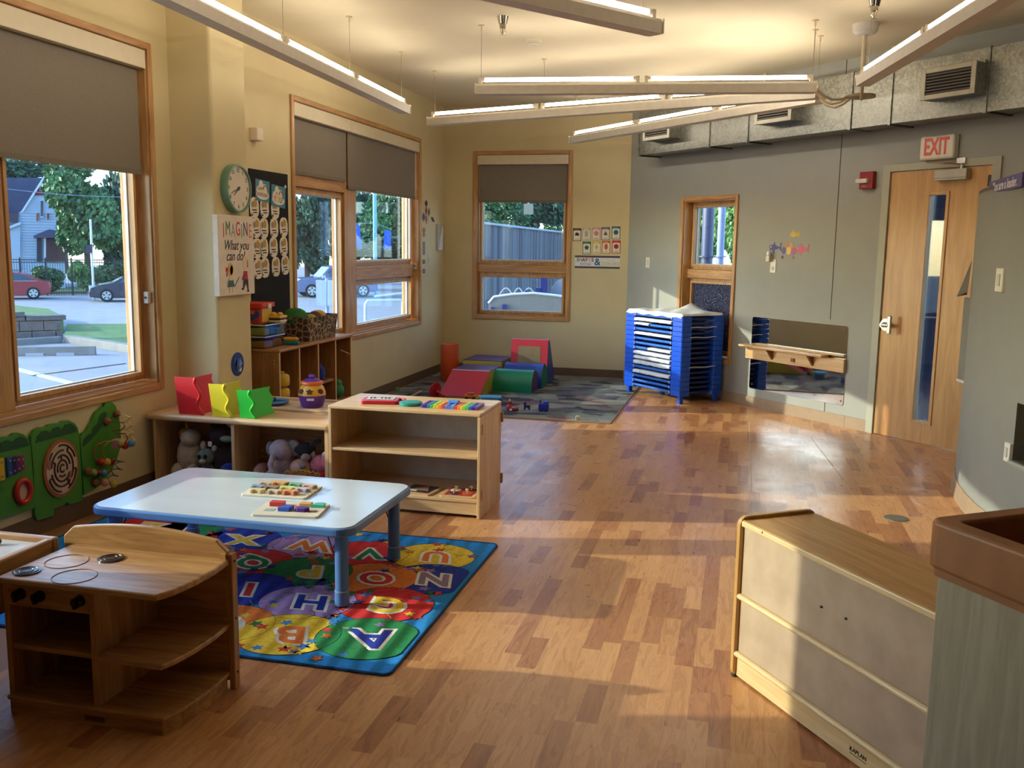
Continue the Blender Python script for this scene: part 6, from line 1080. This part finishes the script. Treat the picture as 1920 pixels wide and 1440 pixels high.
for q, c, nm in (([(8, 399), (34, 399), (34, 417), (8, 417)], (70, 66, 84), 'window'), ([(5, 432), (38, 421), (38, 505), (5, 505)], (176, 190, 214), 'porch_wall'), ([(3, 430), (38, 416), (39, 421), (5, 434)], (196, 206, 226), 'porch_trim'), ([(3, 430), (5, 419), (36, 417), (38, 416)], (92, 96, 120), 'porch_roof'), ([(62, 442), (92, 430), (125, 436), (125, 446), (64, 446)], (76, 84, 116), 'porch_roof'), ([(69, 446), (78, 446), (78, 490), (69, 490)], (46, 52, 72), 'door'), ([(86, 446), (122, 446), (122, 490), (86, 490)], (84, 54, 62), 'porch_recess'), ([(82, 446), (86, 446), (86, 490), (82, 490)], (196, 206, 226), 'porch_column')):
    G().prism(hv.poly(q), -.5 if 'roof' in nm or 'trim' in nm else -.25, 0, 'y').obj(nm, clr(c, .7), ho)
p1, p2 = hv.uz(0, 470)[0], hv.uz(20, 470)[0]
# trees: shared leaf clouds
def leafmesh(seed, n, sz):
    r_ = random.Random(seed); g = G()
    lob = [(r_.uniform(-.5, .5), r_.uniform(-.5, .5), r_.uniform(-.55, .6), r_.uniform(.35, .6)) for _ in range(11)]
    for _ in range(n):
        lx, ly, lz, lr = r_.choice(lob); v = Vector((r_.gauss(0, 1), r_.gauss(0, 1), r_.gauss(0, 1))).normalized()*lr*r_.uniform(.75, 1.05); c = Vector((lx, ly, lz))+v
        q = Vector((r_.gauss(0, 1), r_.gauss(0, 1), r_.gauss(0, .6))).normalized(); x = q.orthogonal().normalized()*sz*r_.uniform(.6, 1.3); y = q.cross(x).normalized()*sz*.6
        g.add([c-x, c+y, c+x, c-y], [(0, 1, 2, 3)])
    me = bpy.data.meshes.new('foliage'); me.from_pydata(g.v, [], g.f); return me
LM = [leafmesh(1, 5200, .075), leafmesh(2, 5200, .085), leafmesh(3, 3600, .11)]
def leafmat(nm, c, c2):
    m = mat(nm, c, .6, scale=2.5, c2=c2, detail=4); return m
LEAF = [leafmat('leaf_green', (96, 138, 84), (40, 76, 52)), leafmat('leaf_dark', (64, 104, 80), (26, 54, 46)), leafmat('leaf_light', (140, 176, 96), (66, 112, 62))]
m_bark = mat('bark', (84, 70, 62), .9, var=.1, scale=6, bump=.5)
def tree(name, label, px, py, rx, ry, D, v, lm, cat='tree', trunk=True, seed=0):
    c = atd(px, py, D); k = (c-EYE).dot(_f)/FPX; b = gz(c.x, c.y); r = thing(name, label, cat, (c.x, c.y, b), seed*40)
    me = LM[v].copy(); me.materials.append(LEAF[lm]); o = bpy.data.objects.new('foliage', me); COL.objects.link(o); o.parent = r; o.location = (0, 0, c.z-b); o.scale = (rx*k, rx*k, ry*k); o['kind'] = 'stuff'
    if trunk: G().tube([(0, 0, -.05), (.05, 0, (c.z-b)*.5), (-.05, .05, c.z-b+ry*k*.3)], [rx*k*.09, rx*k*.07, rx*k*.03], 8).obj('trunk', m_bark, r)
    return r
tree('street_tree', 'big leafy tree in front of the white house', 158, 400, 74, 82, 64, 0, 0, seed=1)
tree('street_tree', 'tree behind the white house roof', 20, 318, 70, 40, 84, 1, 1, seed=2)
tree('street_tree', 'dark tree at the right edge of near window view', 232, 420, 50, 110, 72, 1, 1, seed=3)
tree('street_tree', 'tree rising behind the large street tree', 110, 300, 90, 40, 100, 0, 0, seed=4)
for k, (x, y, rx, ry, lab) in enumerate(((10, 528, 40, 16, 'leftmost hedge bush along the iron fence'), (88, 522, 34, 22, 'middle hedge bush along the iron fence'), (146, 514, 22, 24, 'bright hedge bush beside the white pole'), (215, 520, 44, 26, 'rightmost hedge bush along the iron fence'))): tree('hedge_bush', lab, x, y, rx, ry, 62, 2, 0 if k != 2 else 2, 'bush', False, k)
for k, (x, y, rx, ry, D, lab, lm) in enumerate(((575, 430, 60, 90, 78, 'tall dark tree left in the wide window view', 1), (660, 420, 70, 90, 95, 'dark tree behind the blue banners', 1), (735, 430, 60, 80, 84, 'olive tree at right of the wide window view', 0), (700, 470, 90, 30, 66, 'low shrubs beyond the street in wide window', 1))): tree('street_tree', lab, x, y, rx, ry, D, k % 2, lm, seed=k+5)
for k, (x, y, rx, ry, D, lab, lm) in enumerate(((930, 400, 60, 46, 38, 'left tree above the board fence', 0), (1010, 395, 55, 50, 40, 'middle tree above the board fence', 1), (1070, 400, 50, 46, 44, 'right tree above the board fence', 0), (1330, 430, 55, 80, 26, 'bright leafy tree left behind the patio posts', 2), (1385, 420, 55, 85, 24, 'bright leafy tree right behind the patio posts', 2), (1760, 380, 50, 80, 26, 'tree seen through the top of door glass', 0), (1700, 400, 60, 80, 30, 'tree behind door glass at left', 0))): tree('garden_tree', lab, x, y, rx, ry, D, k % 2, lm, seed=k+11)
# iron fence, pole, wire
fv = VP(100, 520, 60); fe = fv.root('iron_fence', 'black iron fence in front of the white house', 'fence'); fm_ = clr((36, 38, 48), .5); a, b = fv.uz(-120, 500)[0], fv.uz(330, 500)[0]; zt_, zb_ = fv.uz(100, 487)[1], fv.g
for z in (zt_, zt_-.15, zb_+.2): G().b(a, b, -.02, .02, z-.02, z+.02).obj('rail', fm_, fe)
x = a; g = G()
while x < b: g.b(x-.01, x+.01, -.01, .01, zb_, zt_+.05); x += .13
g.obj('pickets', fm_, fe)['kind'] = 'stuff'
for x in (-40, 38, 86, 134, 215): u = fv.uz(x, 500)[0]; G().b(u-.04, u+.04, -.04, .04, zb_, zt_+.12).obj('post', fm_, fe)
pv = VP(173, 530, 55); po = pv.root('utility_pole', 'white pole with a dark box outside the near window', 'pole'); u = pv.uz(172, 480)[0]; G().cyl((u, 0, pv.g), (pv.uz(169.5, 411)[0], 0, pv.uz(169.5, 411)[1]), .06, n=10).obj('shaft', clr((206, 210, 200), .6), po); q = pv.poly([(160, 460), (173, 458), (173, 474), (160, 475)]); G().prism(q, -.2, .1, 'y').obj('box', clr((56, 52, 70), .5), po)
A, B = atd(-60, 345, 56), atd(330, 369, 56); tag(G().tube([A.lerp(B, i/10)-Vector((0, 0, .25*math.sin(math.pi*i/10))) for i in range(11)], .018, 5).obj('overhead_wire', clr((120, 136, 160), .6)), 'overhead utility wire crossing the near window view', 'wire')
# outside the wide window
bv = VP(608, 552, 17); bx_ = bv.root('utility_box', 'pale utility panel with post outside the wide window', 'panel'); 
for q, nm in (([(592, 525), (612, 526), (612, 574), (593, 573)], 'panel'), ([(614, 525), (627, 526), (627, 574), (614, 574)], 'panel')): G().prism(bv.poly(q), -.04, .04, 'y').obj(nm, clr((206, 220, 226), .5), bx_)
u = bv.uz(613, 550)[0]; G().cyl((u, 0, bv.g), (u, 0, bv.uz(613, 522)[1]), .03, n=10).obj('post', clr((150, 176, 206), .4), bx_)
rv = VP(720, 590, 15); rl = rv.root('ramp_railing', 'white pipe railing outside the wide window', 'railing'); wm = clr((206, 226, 232), .4); P = lambda x, y, o=0: (rv.uz(x, y)[0], o, rv.uz(x, y)[1])
G().tube([P(685, 640), P(685, 570), P(689, 564), P(752, 563), P(755, 568), P(755, 640)], .024, 8).obj('rail_loop', wm, rl); G().tube([P(700, 564, 1.2), P(790, 554, 1.2)], .02, 8).obj('rail', wm, rl); G().tube([P(686, 600), P(755, 596)], .012, 8).obj('mid_rail', wm, rl)
for x in (685, 755): u, z = rv.uz(x, 640); G().cyl((u, 0, rv.g), (u, 0, z), .024, n=8).obj('post', wm, rl)
lv = VP(703, 480, 60); lp = lv.root('banner_pole', 'pale blue pole with two blue banners outside', 'pole'); u = lv.uz(703, 450)[0]; zt_ = lv.uz(703, 330)[1]; G().cyl((u, 0, lv.g), (u, 0, zt_), .12, n=12).obj('shaft', clr((130, 186, 226), .4), lp)
bl_ = mat('banner_blue', (58, 98, 206), .7)
for q in ([(652, 420), (674, 421), (679, 468), (668, 462), (652, 469)], [(720, 432), (733, 432), (733, 470), (726, 465), (719, 470)]): G().prism(lv.poly(q), -.02, .02, 'y').obj('banner', bl_, lp)
G().tube([(lv.uz(650, 420)[0], 0, lv.uz(650, 420)[1]), (u, 0, lv.uz(703, 418)[1]), (lv.uz(735, 431)[0], 0, lv.uz(735, 431)[1])], .02, 6).obj('arm', clr((130, 160, 190), .5), lp)
# board fence and play structure outside the end wall
A, B = atd(903, 470, 16.5), atd(1066, 470, 27.0); L0 = (B-A); L0.z = 0; ux_ = L0.normalized(); A0 = A-ux_*2.2; ln = L0.length+2.9; bf = thing('board_fence', 'weathered grey board fence outside the end wall', 'fence', (A0.x, A0.y, gz(A0.x, A0.y)), math.degrees(math.atan2(ux_.y, ux_.x))); zf = 1.87+.6
bms = [mat('fence_board%d' % i, c, .9, var=.1, scale=5, stretch=(1, 1, .15)) for i, c in enumerate(((98, 98, 106), (86, 86, 96), (108, 106, 110), (78, 78, 88)))]
bm_ = [G().b(0, .135, -.01, .01, 0, zf).mesh('board', m) for m in bms]
x = 0; k = 0
while x < ln: o = bpy.data.objects.new('board', rnd.choice(bm_)); COL.objects.link(o); o.parent = bf; o.location = (x, rnd.uniform(-.006, .006), rnd.uniform(-.015, .0)); x += .142
G().b(0, ln, -.06, .06, zf, zf+.04).obj('cap_rail', clr((160, 166, 176), .8), bf)
for z in (.5, 1.8): G().b(0, ln, .01, .05, z, z+.09).obj('back_rail', bms[1], bf)
yv = VP(980, 560, 14.2); ps = yv.root('play_structure', 'beige playground structure outside the end wall', 'play structure'); bei = clr((140, 134, 126), .6); nv = clr((44, 52, 120), .5)
G().prism(yv.poly([(916, 600), (916, 568), (926, 556), (960, 551), (1000, 549), (1040, 553), (1075, 558), (1075, 640), (916, 640)]), -.05, .05, 'y').obj('curved_panel', bei, ps); G().tube([(*[yv.uz(*q)[0], -.06], yv.uz(*q)[1]) for q in ((916, 568), (926, 556), (960, 551), (1000, 549), (1040, 553), (1075, 558))], .02, 6).obj('panel_edge', clr((220, 224, 230), .5), ps)
for c_x, w_ in ((948, 14), (972, 11), (992, 13)): G().tube([(yv.uz(c_x-w_, 556)[0]+(yv.uz(c_x+w_, 556)[0]-yv.uz(c_x-w_, 556)[0])*i/10, .3, yv.uz(c_x, 558)[1]+(.13)*math.sin(math.pi*i/10)) for i in range(11)], .012, 6).obj('hoop', clr((206, 212, 222), .4), ps)
for q in ([(1014, 520), (1026, 520), (1026, 556), (1014, 556)], [(1005, 540), (1016, 540), (1016, 553), (1005, 553)], [(942, 570), (950, 570), (950, 640), (942, 640)], [(984, 545), (992, 545), (992, 556), (984, 556)], [(921, 575), (927, 575), (927, 640), (921, 640)]): G().prism(yv.poly(q), .06, .2, 'y').obj('post', nv, ps) if q[0][0] in (1014, 1005, 984) else G().prism(yv.poly(q), -.15, -.06, 'y').obj('post', nv, ps)
G().prism(yv.poly([(1034, 556), (1036, 540), (1046, 528), (1060, 522), (1080, 522), (1080, 560)]), .25, .32, 'y').obj('side_panel', clr((150, 156, 172), .6), ps); 
for x in (971, 1021): u, z = yv.uz(x, 586); G().cyl((u, -.07, z), (u, -.05, z), .025, n=10).obj('bolt', clr((40, 40, 48), .5), ps)
for x in (930, 1060): u = yv.uz(x, 600)[0]; G().cyl((u, 0, yv.g), (u, 0, yv.uz(x, 620)[1]), .05, n=10).obj('footing', nv, ps)
hv2 = VP(991, 392, 11.75); hs = hv2.root('hanging_sign', 'small white hanging sign beyond the end window', 'sign'); G().prism(hv2.poly([(982, 382), (1000, 382), (1000, 402), (982, 402)]), -.02, .02, 'y').obj('board', clr((226, 232, 236), .5), hs); u, z = hv2.uz(991, 382); G().cyl((u, 0, z), (u, 0, 2.82), .008, n=6).obj('cord', clr((200, 206, 210), .5), hs); G().b(u-.02, u+.02, -(hv2.P.y-YF-.21)/hv2.n.y, .03, 2.82, 2.86).obj('bracket', clr((160, 170, 180), .6), hs)
# patio posts, added shade canopy and white panel outside door and narrow window
for nm, x, D, r_, lab in (('patio_post', 1327, 14.0, .085, 'thick dark patio post outside the narrow window'), ('patio_post', 1352, 14.6, .055, 'slim pale patio post outside the narrow window'), ('patio_post', 1768, 9.6, .1, 'dark blue patio post outside the door glass')):
    p = atd(x, 440, D); r = thing(nm, lab, 'post', (p.x, p.y, gz(p.x, p.y)), 0, 'patio posts'); c = (72, 78, 112) if r_ != .055 else (140, 152, 186); G().cyl((0, 0, 0), (0, 0, 3.42), r_, n=16).obj('shaft', clr(c, .4), r, auto=True); G().cyl((0, 0, 1.98), (0, 0, 2.0), r_*1.6, n=16).obj('collar', clr(c, .4), r); G().cyl((0, 0, 0), (0, 0, .03), r_*2, n=16).obj('base_plate', clr(c, .4), r)
wv_ = VP(1742, 450, 13); o = wv_.root('shed', 'white panel with blue sign outside the door glass', 'shed'); G().prism(wv_.poly([(1715, 432), (1753, 432), (1748, 640), (1700, 640)]), 0, .5, 'y').obj('wall', clr((206, 212, 232), .6), o); G().prism(wv_.poly([(1700, 434), (1757, 424), (1757, 434), (1700, 444)]), -.1, .6, 'y').obj('roof', clr((190, 130, 130), .6), o); G().prism(wv_.poly([(1728, 590), (1742, 590), (1741, 616), (1726, 616)]), -.02, 0, 'y').obj('blue_sign', clr((70, 110, 200), .5), o); u0, z0 = wv_.uz(1700, 640); u1, _ = wv_.uz(1748, 640); G().b(u0, u1, .02, .48, wv_.g, z0).obj('base', clr((120, 126, 150), .7), o)

cp_ = thing('added_shade_canopy', 'added canopy roof that shades the ground outside the door', 'canopy', W0, GR)  # canopy added to darken the ground behind the door glass
G().b(.3, 6.5, .25, 3.0, 2.9, 3.0).obj('deck', clr((120, 124, 140), .7), cp_); G().b(.3, 6.5, 2.95, 3.0, 2.75, 2.9).obj('fascia', clr((90, 96, 120), .6), cp_)
for s_ in (.5, 6.3): G().b(s_-.05, s_+.05, 2.85, 2.95, -1.0, 2.9).obj('added_canopy_post', clr((72, 78, 112), .5), cp_)
